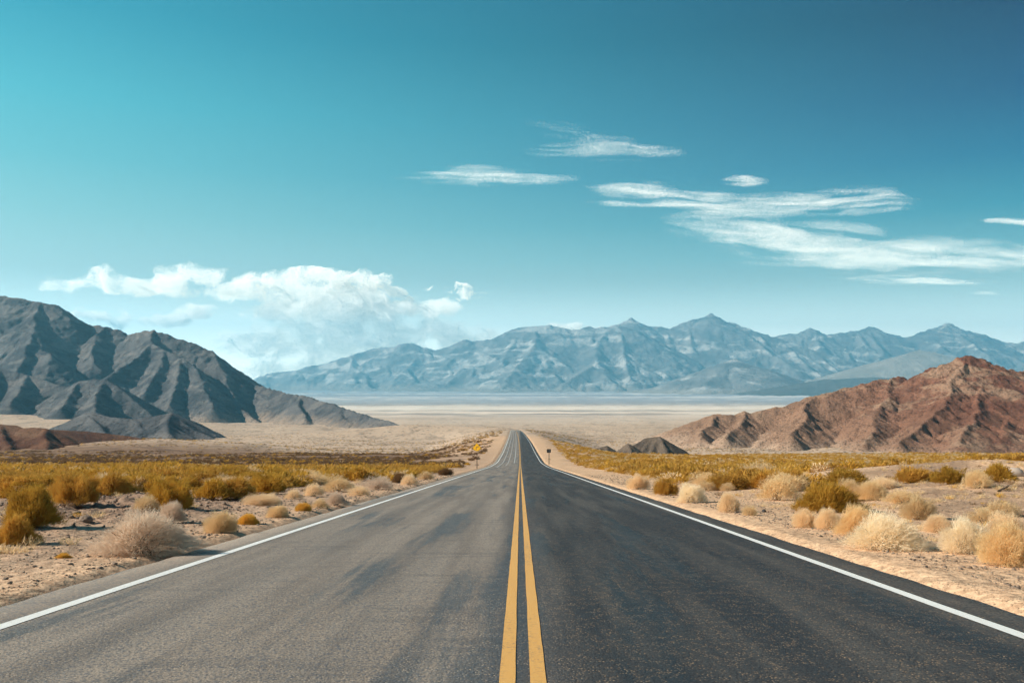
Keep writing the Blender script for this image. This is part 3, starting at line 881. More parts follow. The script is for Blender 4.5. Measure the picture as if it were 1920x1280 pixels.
GL = 'individual shrubs along the left shoulder'
GR = 'individual shrubs along the right shoulder'
NEAR = [
    # kind, px, base py, width, height, lod, variant, label, group
    ('grey', 250, 1040, 196, 84, 0, 0, 'big greyish tumbleweed with shaded front beside the left lane', GL),
    ('tan', 412, 999, 68, 42, 0, 1, 'brownish round brush behind the big tumbleweed, nearest the yellow tuft', GL),
    ('grey', 318, 980, 62, 42, 0, 2, 'brownish upright tuft below the olive bush on the left', GL),
    ('straw', 462, 983, 46, 21, 0, 0, 'bright yellow low tuft on the left sand shoulder', GL),
    ('tan', 518, 970, 54, 24, 0, 2, 'low tan tuft just beyond the bright yellow one', GL),
    ('pale', 490, 948, 84, 22, 0, 1, 'wide flat pale brush above the bright yellow tuft', GL),
    ('straw', 568, 958, 36, 17, 1, 1, 'small pale yellow tuft on the left shoulder', GL),
    ('grey', 628, 947, 52, 27, 0, 0, 'smooth dome shaped grey-brown brush near the left pavement edge', GL),
    ('pale', 548, 935, 40, 20, 1, 0, 'low whitish brush left of a stony looking mound of twigs', GL),
    ('pale', 586, 930, 48, 26, 1, 2, 'whitish lumpy brush with ragged top on the left', GL),
    ('tan', 630, 922, 76, 30, 1, 0, 'broad tan brush crowning the left roadside heap', GL),
    ('grey', 708, 918, 70, 26, 1, 1, 'broad greyish brush close to the left pavement edge', GL),
    ('pale', 766, 909, 42, 22, 1, 2, 'pale brush farthest up the left roadside row', GL),
    ('brown', 748, 905, 36, 20, 1, 0, 'dark brown tuft between pale brushes by the left road edge', GL),
    ('tan', 798, 899, 34, 17, 1, 1, 'small tan brush up the left road edge', GL),
    ('brown', 836, 891, 30, 14, 1, 1, 'small dark scrub below the yellow sign', GL),
    ('olive', 318, 955, 92, 52, 0, 1, 'tall open olive bush standing in front of the golden belt', GL),
    ('gold', 22, 1022, 82, 58, 0, 0, 'bright golden bush cut by the left frame edge', GL),
    ('olive', 48, 990, 110, 80, 0, 2, 'large dull olive bush behind the bright golden one', GL),
    ('gold', 135, 945, 110, 52, 0, 1, 'golden bush with dark shadow over bare clods', GL),
    ('gold', 205, 928, 84, 44, 1, 0, 'golden bush right of the one over bare clods', GL),
    ('olive', 395, 935, 80, 38, 1, 0, 'olive bush behind the tall open bush', GL),
    ('gold', 440, 934, 80, 40, 1, 2, 'dense golden bush at the front of the left belt', GL),
    ('olive', 500, 925, 84, 38, 1, 1, 'dark olive bush above the wide flat pale brush', GL),
    ('straw', 115, 1046, 34, 12, 1, 0, 'tiny straw tuft on sand left of the big tumbleweed', GL),
    ('pale', 1198, 917, 48, 30, 0, 1, 'round tan brush nearest the far right edge line', GR),
    ('gold', 1252, 928, 50, 32, 1, 1, 'orange-gold bush beside the whitish round brush', GR),
    ('cream', 1296, 942, 64, 38, 0, 0, 'whitish round brush on the right shoulder with long shadow', GR),
    ('tan', 1325, 920, 42, 20, 1, 0, 'low tan brush behind the whitish round brush', GR),
    ('tan', 1366, 920, 36, 17, 1, 2, 'small dome of tan twigs behind the right shoulder', GR),
    ('pale', 1368, 960, 50, 40, 0, 2, 'upright pale brush on the right shoulder', GR),
    ('tan', 1408, 966, 30, 20, 1, 1, 'little tan tuft right of the upright pale brush', GR),
    ('tan', 1462, 938, 78, 46, 1, 0, 'wide straw coloured bush below the golden scrub', GR),
    ('olive', 1556, 960, 116, 52, 0, 0, 'large golden-green bush behind the pale pair', GR),
    ('gold', 1490, 915, 70, 34, 1, 2, 'dark gold bush above the wide straw coloured one', GR),
    ('pale', 1512, 989, 44, 36, 0, 1, 'left one of a touching pair of pale tufts', GR),
    ('pale', 1556, 992, 54, 40, 0, 2, 'right one of a touching pair of pale tufts', GR),
    ('orange', 1612, 1004, 82, 58, 0, 0, 'orange-tan bush behind the big pale tumbleweed', GR),
    ('cream', 1668, 1031, 140, 68, 0, 0, 'big pale cream tumbleweed beside the right lane', GR),
    ('tan', 1728, 974, 66, 44, 0, 1, 'spiky tan bush on the bank behind the cream tumbleweed', GR),
    ('pale', 1764, 998, 60, 34, 0, 2, 'round cream tuft between two big tumbleweeds on the right', GR),
    ('cream', 1820, 1038, 92, 66, 0, 1, 'large cream tumbleweed left of the orange one', GR),
    ('orange', 1902, 1062, 100, 80, 0, 1, 'orange tumbleweed cut by the right frame edge', GR),
    ('pale', 1890, 1010, 80, 50, 0, 0, 'cream brush rising behind the orange tumbleweed', GR),
    ('tan', 1640, 938, 62, 36, 0, 2, 'dark based tan bush on the low sandy bank', GR),
    ('gold', 1718, 905, 84, 28, 1, 0, 'golden bush on the crest of the sandy bank, left', GR),
    ('olive', 1785, 907, 60, 30, 1, 1, 'olive bush on the crest of the sandy bank, middle', GR),
    ('tan', 1838, 915, 60, 36, 1, 2, 'grey-tan bush on the crest beside the pale boulder', GR),
    ('olive', 1875, 903, 60, 34, 1, 0, 'olive bush on the crest of the sandy bank, right', GR),
    ('tan', 1478, 922, 96, 34, 1, 1, 'long low tan brush heap before the golden scrub', GR),
    ('gold', 1410, 906, 74, 26, 1, 1, 'golden bush above the small dome of tan twigs', GR),
    ('olive', 1592, 912, 90, 32, 1, 2, 'dull olive bush at the left foot of the sandy bank', GR),
    ('tan', 1598, 940, 70, 40, 0, 1, 'brownish bush right behind the large golden-green one', GR),
    ('tan', 1700, 945, 80, 26, 1, 2, 'flat tan mat of twigs on the face of the sandy bank', GR),
    ('tan', 1850, 985, 60, 34, 1, 1, 'tan brush at the foot of the bank behind two cream tumbleweeds', GR),
    ('pale', 1660, 916, 60, 22, 1, 1, 'pale flat brush below the bank crest', GR),
    ('tan', 270, 958, 60, 30, 1, 2, 'faded tuft between bare clods and the tall open olive bush', GL),
    ('tan', 598, 952, 40, 20, 1, 0, 'tan tuft squeezed beside the smooth grey-brown dome', GL),
    ('pale', 672, 929, 46, 20, 1, 1, 'pale brush between the two broad roadside heaps', GL),
    ('tan', 1885, 968, 72, 30, 1, 0, 'thin orange-brown brush on the slope of the sandy bank', GR),
]
for kd, px, py, w, h, lod, k, lab, grp in NEAR:
    at_px(kd, px, py, w, h, lab, grp, lod, k, 'tumbleweed' if 'tumbleweed' in lab else 'shrub', 'tumbleweed' if 'tumbleweed' in lab else 'shrub')

# the scrub belts: single shrubs where they are near, one mass where nobody could count them
def scatter(n, d0, d1, side, seed, pw=1.0):
    R = np.random.default_rng(seed)
    y = d0 * (d1 / d0) ** (R.random(n) ** pw)
    x = (R.random(n) * 0.66 + 0.0) * y * side + side * 6.6
    return x, y, R

mass = {k: [] for k in ('gold', 'olive', 'brown', 'tan', 'pale')}
FAR = {}
NEARM = {}
for kd in mass:
    FAR[kd] = []
    for k in range(4):
        R = np.random.default_rng(400 + k)
        up = 0.45 if kd in ('gold', 'olive', 'brown') else 0.12
        FL = 1.0 if up > 0.2 else 0.62
        NEARM.setdefault(kd, []).append(fuzz(190, np.random.default_rng(430 + k), (1, 1, 0.85), 0.34 * FL, 0.075 * FL, 0.3, up, (0.05, 0), 0.55, k, -0.1))
        FAR[kd].append(fuzz(64, R, (1, 1, 0.85), 0.36 * FL, 0.14 * FL, 0.3, up, (0.05, 0), 0.5, k, -0.1))
        
def far_shrub(kd, x, y, z, sx, sz, R, few=False):
    V, Q = (NEARM if y < 95 else FAR)[kd][R.integers(4)]
    if few:
        h = len(Q) // 2
        V, Q = V[:132], np.concatenate([Q[:22], Q[h:h + 22]])
    a = R.uniform(0, 6.283)
    c, s = math.cos(a), math.sin(a)
    W = np.column_stack([(V[:, 0] * c - V[:, 1] * s) * sx + x, (V[:, 0] * s + V[:, 1] * c) * sx + y, V[:, 2] * sz + z])
    mass[kd].append((W, Q))

taken = [(o.location.x, o.location.y, max(o.scale.x, 0.3)) for o in COL.objects if o.name.startswith(('shrub', 'tumbleweed'))]
tk = np.array(taken)
singles = []
for side, seed, n in ((-1, 71, 19000), (1, 72, 19000)):
    x, y, R = scatter(n, 17, 345, side, seed, 0.55)
    ax = np.abs(x)
    dens = fbm2(x * 0.045, y * 0.045, 4, 80) * 0.9 + fbm2(x * 0.3, y * 0.3, 3, 81) * 0.45
    ok = np.ones(n, bool)
    ok &= ax > 6.3 + 0.01 * y
    if side < 0:
        ok &= dens > np.where(y < 27, 0.12, np.where(y < 120, -0.22, -0.06))
        ok &= ~(((x + 10.5) / 5.5) ** 2 + ((y - 20) / 9.0) ** 2 < 1)
        ok &= (ax > 9.5) | (y > 45)
    else:
        ok &= dens > np.where(y < 28, 0.28, np.where(y < 45, 0.0, np.where(y < 80, -0.22, -0.3)))
        ok &= ~(((x - 19) / 8) ** 2 + ((y - 33) / 10.0) ** 2 < 1)
        ok &= ax > 7.2 + 0.012 * y
    z = ground(x, y)
    tone = fbm2(x * 0.08, y * 0.08, 3, 90) + R.normal(0, 0.28, n)
    size = R.uniform(0.35, 0.85, n) * (1 + 0.25 * (R.random(n) < 0.15))
    hgt = size * R.uniform(0.5, 0.9, n)
    for i in np.nonzero(ok)[0]:
        if y[i] < 60 and np.any(np.hypot(tk[:, 0] - x[i], tk[:, 1] - y[i]) < tk[:, 2] + size[i] * 0.6):
            continue
        if side < 0:
            far_ = sm(85, 130, y[i])
            kd = 'brown' if R.random() < far_ * 0.8 else ('gold' if tone[i] > -0.05 else ('olive' if tone[i] > -0.42 else 'tan'))
        else:
            kd = 'gold' if tone[i] > -0.02 else ('olive' if tone[i] > -0.28 else ('tan' if tone[i] > -0.72 else 'pale'))
        singles.append((size[i] / y[i], kd, x[i], y[i], z[i], size[i], hgt[i], side))
singles.sort(key=lambda t: -t[0])
inframe = lambda x, y: abs(x / y * F) < 990
cnt = 0
SIDE = {-1: 'left', 1: 'right'}
KW = {'gold': 'golden', 'olive': 'olive', 'brown': 'brown', 'tan': 'tan', 'pale': 'pale'}
RQ = np.random.default_rng(99)
for rank, kd, x, y, z, s_, h_, side in singles:
    if cnt < 215 and inframe(x, y):
        cnt += 1
        shrub(kd, (x, y, z - 0.03), s_, h_, RQ.uniform(0, 6.28), f'one of the small {KW[kd]} shrubs massed in the scrub belt {SIDE[side]} of the road',
              f'{KW[kd]} shrubs in the scrub belt {SIDE[side]} of the road', 1 if cnt < 90 or kd in ('tan', 'pale') else 2, int(RQ.integers(3)))
    else:
        far_shrub(kd, x, y, z - 0.03, s_, h_, RQ)
# dots of scrub on the fans beyond
R = np.random.default_rng(123)
n = 34000
y = 380 * (1700 / 380) ** R.random(n)
x = R.uniform(-0.66, 0.66, n) * y
ok = (np.abs(x - x_road(y)) > 9) & (fbm2(x * 0.012, y * 0.008, 4, 95) + R.normal(0, 0.25, n) > -0.1)
z = ground(x, y)
for i in np.nonzero(ok)[0]:
    s_ = R.uniform(0.5, 1.15)
    far_shrub('brown' if R.random() < 0.7 else 'olive', x[i], y[i], z[i], s_, s_ * 0.8, R, True)
for kd, parts in mass.items():
    if parts:
        V, Q = join(parts)
        o = link('distant_scrub', mesh_np('distant_scrub', V, Q), PLANT[kd])
        tag(o, f'countless small {KW[kd]} desert scrub spread over the far plain', 'scrub', kind='stuff')

# ragged little tufts and litter between the shrubs
R = np.random.default_rng(777)
n = 5200
y = 7.0 * (70 / 7.0) ** R.random(n)
sg = R.choice([-1, 1], n)
x = sg * (5.6 + R.random(n) * (2 + y * 0.62))
dn = fbm2(x * 0.16, y * 0.16, 4, 140) + R.normal(0, 0.15, n) + 0.10 * sg
ok = (dn > 0.08) & (np.abs(x) > 6.0 + R.random(n) * 1.5)
z = ground(x, y)
TUFT = [fuzz(46, np.random.default_rng(800 + k), (1, 1, 0.7), 0.8, 0.055, 0.2, 0.55, (0.1, 0), 0.6, k, 0.0, 0.15) for k in range(5)]
tuft = {'tan': [], 'straw': [], 'brown': []}
for i in np.nonzero(ok)[0]:
    kd = R.choice(['tan', 'straw', 'brown'], p=[0.62, 0.12, 0.26])
    V, Q = TUFT[R.integers(5)]
    s_ = R.uniform(0.05, 0.17) * (1 + 0.012 * y[i])
    a = R.uniform(0, 6.283); c, s__ = math.cos(a), math.sin(a)
    tuft[kd].append((np.column_stack([(V[:, 0] * c - V[:, 1] * s__) * s_ + x[i], (V[:, 0] * s__ + V[:, 1] * c) * s_ + y[i], V[:, 2] * s_ * 0.8 + z[i] - 0.01]), Q))
for kd, parts in tuft.items():
    o = link('dry_grass', mesh_np('dry_grass', *join(parts)), PLANT[kd])
    tag(o, {'tan': 'tan', 'straw': 'yellow', 'brown': 'brown'}[kd] + ' wisps of dry grass and litter between the roadside shrubs', 'dry grass', kind='stuff')

# ------------------------------------------------------------------ stones
def stone_mesh(R, n=1):
    t = (1 + 5 ** 0.5) / 2
    v = np.array([(-1, t, 0), (1, t, 0), (-1, -t, 0), (1, -t, 0), (0, -1, t), (0, 1, t), (0, -1, -t), (0, 1, -t), (t, 0, -1), (t, 0, 1), (-t, 0, -1), (-t, 0, 1)], float)
    v /= np.linalg.norm(v[0])
    f = np.array([(0, 11, 5), (0, 5, 1), (0, 1, 7), (0, 7, 10), (0, 10, 11), (1, 5, 9), (5, 11, 4), (11, 10, 2), (10, 7, 6), (7, 1, 8), (3, 9, 4), (3, 4, 2), (3, 2, 6), (3, 6, 8), (3, 8, 9), (4, 9, 5), (2, 4, 11), (6, 2, 10), (8, 6, 7), (9, 8, 1)])
    return v, f
sv, sf = stone_mesh(None)
R = np.random.default_rng(321)
n = 24000
y = 3.0 * (60 / 3.0) ** R.random(n)
sd_ = R.choice([-1, 1], n)
x = sd_ * (4.75 + R.random(n) ** 1.4 * (3 + y * 0.55))
sz = 0.004 + 0.020 * R.random(n) ** 6 + 0.0004 * y
rough = np.exp(-((x + 10.5) / 4.5) ** 2 - ((y - 20) / 7) ** 2)
sz = sz * (1 + 2.6 * rough * R.random(n))
z = ground(x, y)
rot = R.uniform(0, 6.28, n)
sc = np.stack([sz * R.uniform(0.8, 1.5, n), sz * R.uniform(0.7, 1.3, n), sz * R.uniform(0.5, 0.9, n)], -1)
P0 = sv[None] * sc[:, None, :] * (1 + 0.25 * R.normal(size=(n, 12, 1)))
cr_, sr_ = np.cos(rot)[:, None], np.sin(rot)[:, None]
Vx = P0[..., 0] * cr_ - P0[..., 1] * sr_ + x[:, None]
Vy = P0[..., 0] * sr_ + P0[..., 1] * cr_ + y[:, None]
Vz = P0[..., 2] + z[:, None] + sz[:, None] * 0.25
faces = (np.arange(n)[:, None, None] * 12 + sf[None]).reshape(-1, 3)
stone = mat_plain('desert_stone', (0.30, 0.22, 0.165), 0.9, 0, 0.5, 20)
o = link('gravel', mesh_np('gravel', np.stack([Vx, Vy, Vz], -1).reshape(-1, 3), faces), stone)
tag(o, 'loose stones and gravel strewn over both sandy shoulders', 'gravel', kind='stuff')

def rock(px, py, w, h, label, seed, mat):
    R = np.random.default_rng(seed)
    import bmesh
    bm = bmesh.new()
    bmesh.ops.create_icosphere(bm, subdivisions=3, radius=1.0)
    V = np.array([v.co[:] for v in bm.verts])
    V = V * (1 + 0.28 * fbm3(V * 1.3 + seed, 4, seed))[:, None]
    x, y, z = hit(px, py)
    s = w * y / F / 2
    for v, c in zip(bm.verts, V):
        v.co = (c[0] * s, c[1] * s * 0.8, c[2] * h * y / F * 0.62)
    me = bpy.data.meshes.new('rock')
    bm.to_mesh(me); bm.free()
    for p in me.polygons:
        p.use_smooth = seed % 2 == 0
    o = link('rock', me, mat)
    o.location = (x, y + s * 0.5, z + h * y / F * 0.22)
    tag(o, label, 'rock', 'single rocks on the sand')
dark_rock = mat_plain('dark_rock', (0.085, 0.075, 0.07), 0.9, 0, 0.4, 15)
pale_stone = mat_plain('pale_boulder', (0.55, 0.44, 0.36), 0.9, 0, 0.3, 4)
rock(1433, 960, 9, 6, 'single small dark rock on sand right of the tan tuft', 3, dark_rock)
rock(1906, 894, 36, 20, 'pale boulder at the right frame edge above the bank', 4, pale_stone)
rock(158, 978, 24, 14, 'dark clod of earth left of the big greyish tumbleweed', 5, stone)
rock(1738, 1063, 5, 4, 'small dark stone alone on the right sand shoulder', 7, dark_rock)

# a dry branch lying on the bank
def tube(path, rad, seg=6):
    p = np.array(path, float)
    V, Q = [], []
    for i in range(len(p)):
        a = p[min(i + 1, len(p) - 1)] - p[max(i - 1, 0)]
        a /= np.linalg.norm(a)
        s = np.cross(a, (0.13, 0.2, 1)); s /= np.linalg.norm(s)
        t = np.cross(a, s)
        r_ = rad[i] if hasattr(rad, '__len__') else rad
        for k in range(seg):
            w = 2 * math.pi * k / seg
            V.append(p[i] + r_ * (math.cos(w) * s + math.sin(w) * t))
    for i in range(len(p) - 1):
        for k in range(seg):
            Q.append((i * seg + k, i * seg + (k + 1) % seg, (i + 1) * seg + (k + 1) % seg, (i + 1) * seg + k))
    return np.array(V), np.array(Q)
x, y, z = hit(1872, 922)
q = y / F
br = join([tube([(0, 0, 0.02), (10 * q, 0.1, 4 * q), (18 * q, 0.15, 6 * q), (28 * q, 0.2, 9 * q)], [0.03, 0.025, 0.02, 0.01]),
           tube([(18 * q, 0.15, 6 * q), (21 * q, 0.1, 11 * q), (26 * q, 0.1, 13 * q)], [0.018, 0.014, 0.008]),
           tube([(10 * q, 0.1, 4 * q), (14 * q, 0.0, 2 * q), (20 * q, -0.1, 2 * q)], [0.016, 0.012, 0.008])])
o = link('dead_branch', mesh_np('dead_branch', *br), wood)
o.location = (x, y, z)
tag(o, 'thin dark dead branch lying on the sandy bank at right', 'branch')

# ------------------------------------------------------------------ road signs
import bmesh
def box_mesh(name, size, loc=(0, 0, 0), bevel=0.0, rot=None):
    bm = bmesh.new()
    bmesh.ops.create_cube(bm, size=1.0)
    for v in bm.verts:
        v.co = (v.co.x * size[0], v.co.y * size[1], v.co.z * size[2])
    if rot:
        from mathutils import Matrix
        bmesh.ops.rotate(bm, verts=bm.verts, cent=(0, 0, 0), matrix=Matrix.Rotation(rot, 3, 'Y'))
    if bevel:
        bmesh.ops.bevel(bm, geom=bm.edges, offset=bevel, segments=2, affect='EDGES')
    for v in bm.verts:
        v.co.x += loc[0]; v.co.y += loc[1]; v.co.z += loc[2]
    me = bpy.data.meshes.new(name)
    bm.to_mesh(me); bm.free()
    return me

def panel(name, pts, y0, y1):
    """a flat polygon (x, z) given a thickness from y0 to y1"""
    n = len(pts)
    bm = bmesh.new()
    a = [bm.verts.new((p[0], y0, p[1])) for p in pts]
    b = [bm.verts.new((p[0], y1, p[1])) for p in pts]
    bm.faces.new(a); bm.faces.new(b[::-1])
    for i in range(n):
        bm.faces.new((a[i], b[i], b[(i + 1) % n], a[(i + 1) % n]))
    bmesh.ops.recalc_face_normals(bm, faces=bm.faces)
    me = bpy.data.meshes.new(name)
    bm.to_mesh(me); bm.free()
    return me

def rounded(pts, r, k=4):
    out = []
    n = len(pts)
    for i in range(n):
        p0, p, p1 = (np.array(pts[j % n], float) for j in (i - 1, i, i + 1))
        a = p + (p0 - p) / np.linalg.norm(p0 - p) * r
        b = p + (p1 - p) / np.linalg.norm(p1 - p) * r
        for t in np.linspace(0, 1, k + 1):
            out.append(tuple((1 - t) ** 2 * a + 2 * t * (1 - t) * p + t * t * b))
    return out

sign_yellow = mat_plain('weathered_yellow_sign', (0.95, 0.50, 0.015), 0.5, 0, 0.3, 5)
sign_black = mat_plain('black_sign_print', (0.03, 0.028, 0.025), 0.6)
post_steel = mat_plain('rusty_post', (0.16, 0.085, 0.05), 0.7, 0.2, 0.4, 10)
grey_metal = mat_plain('dark_sign_metal', (0.075, 0.078, 0.085), 0.5, 0.3, 0.3, 6)
mid_metal = mat_plain('grey_sign_metal', (0.15, 0.15, 0.155), 0.5, 0.3, 0.3, 6)
dark_post = mat_plain('dark_post', (0.035, 0.032, 0.03), 0.7, 0.2, 0.3, 10)

x, y, z = hit(894, 878)
q = y / F
s = bpy.data.objects.new('warning_sign', None)
COL.objects.link(s)
s.location = (x, y, z)
s.rotation_euler = (0, 0, math.radians(-24))
tag(s, 'yellow diamond warning sign on a rusty post left of the road', 'road sign')
link('post', box_mesh('post', (0.085, 0.06, 31 * q + 0.3), (0, 0.05, 31 * q / 2 - 0.15), 0.008), post_steel, s)
hz = 39.5 * q
dm = [(-9.4 * q, hz - 2.0 * q), (-0.2 * q, hz + 9.0 * q), (9.4 * q, hz - 0.6 * q), (5.8 * q, hz - 5.2 * q), (0.2 * q, hz - 7.8 * q), (-5.8 * q, hz - 5.6 * q)]
pn = link('panel', panel('panel', rounded(dm, 1.1 * q), -0.006, 0.006), sign_yellow, s)
dmi = [(p[0] * 0.86, (p[1] - hz) * 0.86 + hz) for p in dm]
bo = rounded(dm, 1.1 * q)
bi = rounded(dmi, 0.95 * q)
n = len(bo)
V = np.array([(p[0] * 0.965, -0.0085, (p[1] - hz) * 0.965 + hz) for p in bo] + [(p[0] * 1.02, -0.0085, (p[1] - hz) * 1.02 + hz) for p in bi])
Q = np.array([(i, (i + 1) % n, n + (i + 1) % n, n + i) for i in range(n)])
link('border', mesh_np('border', V, Q), sign_black, pn)
arrow = [(-1.0, -5.2), (-1.0, -0.2), (0.4, 1.4), (2.6, 1.4), (2.6, 0.2), (4.8, 2.2), (2.6, 4.2), (2.6, 3.0), (-0.3, 3.0), (-2.4, 0.6), (-2.4, -5.2)]
ar = [((p[0] + 0.2) * q * 0.8, hz + p[1] * q * 0.8 - 0.4 * q) for p in arrow]
link('arrow', panel('arrow', ar, -0.011, -0.007), mat_plain('faded_print', (0.22, 0.11, 0.02), 0.6), pn)
link('bracket', box_mesh('bracket', (9 * q, 0.05, 1.0 * q), (0, 0.0, 7.0 * q), 0.006), post_steel, s)

x, y, z = hit(1029.5, 871)
q = y / F
s = bpy.data.objects.new('road_sign', None)
COL.objects.link(s)
s.location = (x, y, z)
s.rotation_euler = (0, 0, math.radians(5))
tag(s, 'small dark grey square sign on a thin black post right of the road', 'road sign')
link('post', box_mesh('post', (1.1 * q, 0.06, 29 * q + 0.3), (0, 0.05, 29 * q / 2 - 0.15), 0.01), dark_post, s)
pn = link('panel', panel('panel', rounded([(-4.4 * q, 22.6 * q), (-4.4 * q, 29.6 * q), (3.4 * q, 29.6 * q), (3.4 * q, 22.6 * q)], 0.6 * q), -0.006, 0.006), grey_metal, s)
link('plate', panel('plate', rounded([(-3.4 * q, 23.6 * q), (-3.4 * q, 28.6 * q), (2.4 * q, 28.6 * q), (2.4 * q, 23.6 * q)], 0.4 * q), -0.010, -0.007), mid_metal, pn)
link('bracket', box_mesh('bracket', (5 * q, 0.05, 0.9 * q), (1.2 * q, 0.0, 10.5 * q), 0.006), mat_plain('weathered_wood', (0.30, 0.20, 0.11), 0.8), s)

# ------------------------------------------------------------------ clouds: drifts of tiny droplets, opaque where they lie thick
cloud_m = mat_cloud()
def droplets(name, pts, size, label, R, group=None):
    n = len(pts)
    nm = np.array(sd) + np.array([0.0, -1.0, 0.05]) + R.normal(0, 0.28, (n, 3))
    nm /= np.linalg.norm(nm, axis=1)[:, None]
    s = size * R.uniform(0.6, 1.4, n)
    a = np.cross(nm, R.normal(size=(n, 3)))
    a /= np.linalg.norm(a, axis=1)[:, None] + 1e-9
    b = np.cross(nm, a) * s[:, None]
    a = a * s[:, None]
    V = np.stack([pts + a, pts - 0.5 * a + 0.87 * b, pts - 0.5 * a - 0.87 * b], 1).reshape(-1, 3)
    o = link(name, mesh_np(name, V, np.arange(3 * n).reshape(-1, 3)), cloud_m)
    return tag(o, label, 'cloud', group)

def cumulus(blobs, d, n, label, seed, flat=None, thr=0.0, size=0.32, fade=None):
    """blobs: (px, py, rx, ry) lobes; points are kept where noise lets the cloud billow"""
    R = np.random.default_rng(seed)
    b = np.array(blobs, float)
    k = d / F
    area = b[:, 2] * b[:, 3]
    out = []
    need = n
    while need > 0:
        m = 200000
        i = R.choice(len(b), m, p=area / area.sum())
        v = R.normal(size=(m, 3)); v /= np.linalg.norm(v, axis=1)[:, None]
        r = R.random(m) ** (1 / 3)
        off = v * r[:, None]
        px = b[i, 0] + off[:, 0] * b[i, 2]
        py = b[i, 1] + off[:, 1] * b[i, 3]
        dep = off[:, 2] * np.minimum(b[i, 2], b[i, 3] * 1.6)
        w0 = np.stack([px / 30, py / 24, dep / 30], -1)
        px = px + 22 * fbm3(w0, 3, seed + 40)
        py = py + 13 * fbm3(w0 + 31.7, 3, seed + 41)
        q = np.stack([px / 30, py / 22, dep / 30], -1)
        f = fbm3(q, 5, seed) * 1.7 * (0.35 + 0.65 * r) + (1 - r) * 1.9 - 0.26 - thr
        ok = f > 0
        p = np.clip(f * 1.5, 0, 1)
        if flat is not None:
            p = p * (1 - sm(flat - 6, flat + 10, py + 7 * pn2(px / 60, px * 0, seed)))
        if fade is not None:
            p = p * (1 - fade[2] * sm(fade[0], fade[1], py))
        ok &= R.random(m) < p
        px, py, dep = px[ok], py[ok], dep[ok]
        dd = d + dep * k * 3.8
        out.append(np.stack([(px - CX) * dd / F, dd, EYE - (py - CY) * dd / F], -1)[:need])
        need -= len(out[-1])
    pts = np.concatenate(out)
    return droplets('cloud', pts, size * k * 1.9, label, R)

def cirrus(shape, n, label, seed, alt=3400.0, thin=1.0, stretch=(150, 9), tilt=0.0, size=0.17, cut=-0.1):
    """shape: list of (px, py, half width, half height, weight) lens shaped drifts in a thin high layer"""
    R = np.random.default_rng(seed)
    b = np.array(shape, float)
    area = b[:, 2] * b[:, 3] * b[:, 4]
    out, need, guard = [], n, 0
    while need > 0 and guard < 60:
        guard += 1
        m = 200000
        i = R.choice(len(b), m, p=area / area.sum())
        a = R.uniform(-1, 1, (m, 2))
        px = b[i, 0] + a[:, 0] * b[i, 2] * 1.1
        tl = b[i, 5] if b.shape[1] > 5 else tilt
        py = b[i, 1] + a[:, 1] * b[i, 3] * 1.3 + a[:, 0] * b[i, 2] * tl
        e = 1 - (a[:, 0] ** 2 + a[:, 1] ** 2)
        wx = px + 30 * pn2(px / 120, py / 30, seed + 5)
        wy = py + 7 * pn2(px / 90, py / 40, seed + 6) - px * tl
        s1 = fbm2(wx / stretch[0], wy / stretch[1], 5, seed, 0.5)
        s2 = fbm2(wx / 60, wy / 26, 3, seed + 30)
        f = s1 * 1.15 + s2 * 0.45 + e * 0.8 - 0.24 - cut
        p = np.clip(f, 0, 1) ** 1.15 * np.clip(e * 1.6, 0, 1) ** 1.3
        ok = R.random(m) < p
        px, py = px[ok], py[ok]
        z = alt + R.normal(0, 60, len(px))
        dd = z * F / (CY - py)
        out.append(np.stack([(px - CX) * dd / F, dd, EYE + z], -1)[:need])
        need -= len(out[-1])
    pts = np.concatenate(out)
    return droplets('cloud', pts, (pts[:, 1] / F) * size * 1.9, label, R)

cumulus([(120, 533, 60, 17), (190, 522, 42, 24), (235, 535, 70, 26), (205, 510, 26, 16), (330, 512, 66, 24), (300, 535, 90, 28), (380, 520, 50, 22), (330, 548, 80, 18)], 24000, 95000,
        'bright puffy cloud at the left end of the low cloud bank', 201, flat=552)
cumulus([(470, 528, 60, 24), (560, 525, 90, 22), (640, 522, 70, 18), (700, 530, 55, 16), (450, 548, 80, 26), (560, 552, 130, 30), (660, 560, 90, 34), (740, 545, 16, 14), (600, 590, 150, 36), (500, 585, 56, 22), (760, 580, 95, 24), (820, 575, 50, 20),
         (560, 622, 130, 26), (700, 628, 170, 36), (830, 618, 90, 26), (880, 645, 90, 24), (600, 655, 150, 34), (740, 660, 130, 30), (500, 640, 110, 34), (660, 600, 140, 34), (430, 540, 50, 22), (560, 690, 120, 24)], 25500, 700000,
        'large layered cumulus bank above the left end of the far range', 202, fade=(620, 700, 0.2))
cumulus([(358, 588, 44, 20), (330, 600, 62, 15), (280, 606, 36, 10)], 20500, 42000, 'small separate cloud behind the crest of the left mountain', 203, flat=612)
cumulus([(185, 590, 50, 16), (215, 600, 40, 16), (150, 592, 22, 8)], 20000, 24000, 'faint small cloud low over the left mountain shoulder', 204, thr=0.1, flat=612)
_rc = np.random.default_rng(94)
cumulus([(868 + _rc.normal(0, 20), 547 + _rc.normal(0, 7), _rc.uniform(5, 15), _rc.uniform(2, 4.5)) for _ in range(26)], 24500, 3600, 'ragged cloud scrap right of the large bank', 205, thr=0.1)
cumulus([(1070, 610, 36, 10), (1055, 612, 24, 8), (1110, 612, 26, 6)], 25500, 16000, 'sliver of white cloud peeping over the far range', 206)
cumulus([(470, 700, 60, 28), (500, 690, 40, 14), (420, 720, 60, 26)], 26500, 40000, 'dim cloud foot between left mountain and far range', 207, thr=0.05)
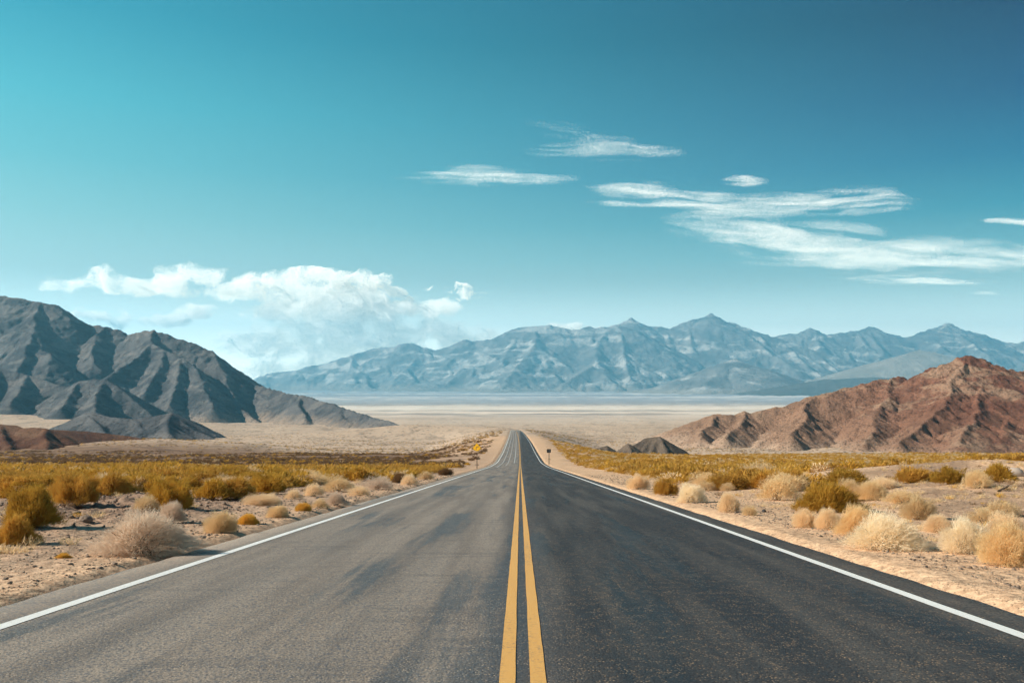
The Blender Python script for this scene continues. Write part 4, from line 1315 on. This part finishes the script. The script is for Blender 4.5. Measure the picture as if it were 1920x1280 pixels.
cirrus([(1135, 283, 150, 16, 1, 0.0), (1130, 266, 70, 16, 0.6, -0.05), (1060, 245, 90, 16, 0.15, 0.2)], 13500, 'topmost wispy cloud streak above the far range', 211)
cirrus([(915, 333, 170, 14, 1, 0.01), (900, 322, 70, 14, 0.7, 0.06), (960, 336, 120, 14, 0.8, 0.0)], 21000, 'feathery spindle cloud left of the other streaks', 212)
cirrus([(1394, 339, 46, 11, 1, 0.0)], 4000, 'short small cloud fleck above the long streaks', 213)
cirrus([(1200, 357, 110, 16, 1, 0.04), (1290, 372, 170, 20, 1, 0.10), (1220, 382, 130, 7, 1.0, 0.0), (1420, 388, 150, 20, 1.1, -0.03), (1600, 377, 150, 24, 1.0, -0.05), (1480, 376, 120, 14, 1, 0.0), (1340, 402, 110, 10, 0.8, -0.05)], 74000,
       'long ribbed cloud streak stretching right across the upper sky', 214, cut=-0.05)
cirrus([(1400, 435, 160, 26, 0.8, 0.10), (1500, 455, 190, 36, 1.3, 0.10), (1640, 480, 220, 34, 1.3, 0.03), (1800, 478, 190, 30, 1.1, 0.05), (1950, 488, 140, 18, 0.8, 0.0), (1310, 422, 70, 10, 0.6, 0.1), (1580, 428, 90, 14, 0.5, 0.1), (1450, 496, 90, 5, 0.5, 0.05)],
       150000, 'broadest bright cloud sweep reaching the right frame edge', 215, stretch=(170, 16), cut=-0.12)
cirrus([(1720, 526, 150, 9, 1, 0.04), (1850, 549, 30, 4, 0.4, 0.0)], 7500, 'lowest thin cloud streak at the right', 216, stretch=(130, 6))
cirrus([(1895, 416, 60, 9, 1, 0.03)], 3800, 'thin cloud fleck at the right frame edge', 217)

# ------------------------------------------------------------------ haze
hm = bpy.data.materials.new('valley_haze')
hm.use_nodes = True
hn = hm.node_tree
hn.nodes.clear()
ho = hn.nodes.new('ShaderNodeOutputMaterial')
hv = hn.nodes.new('ShaderNodeVolumePrincipled')
hv.inputs['Color'].default_value = (0.25, 0.72, 0.99, 1)
hv.inputs['Density'].default_value = 7.4e-5
hv.inputs['Anisotropy'].default_value = 0.3
hn.links.new(hv.outputs[0], ho.inputs['Volume'])
zlo = float(Zg.min()) - 40
hb = box_mesh('haze', (40000, 15600, 880 - zlo), (0, 7800 - 500, (880 + zlo) / 2))
o = link('haze', hb, hm)
tag(o, 'thin bluish haze filling the valley air', 'haze', kind='stuff')
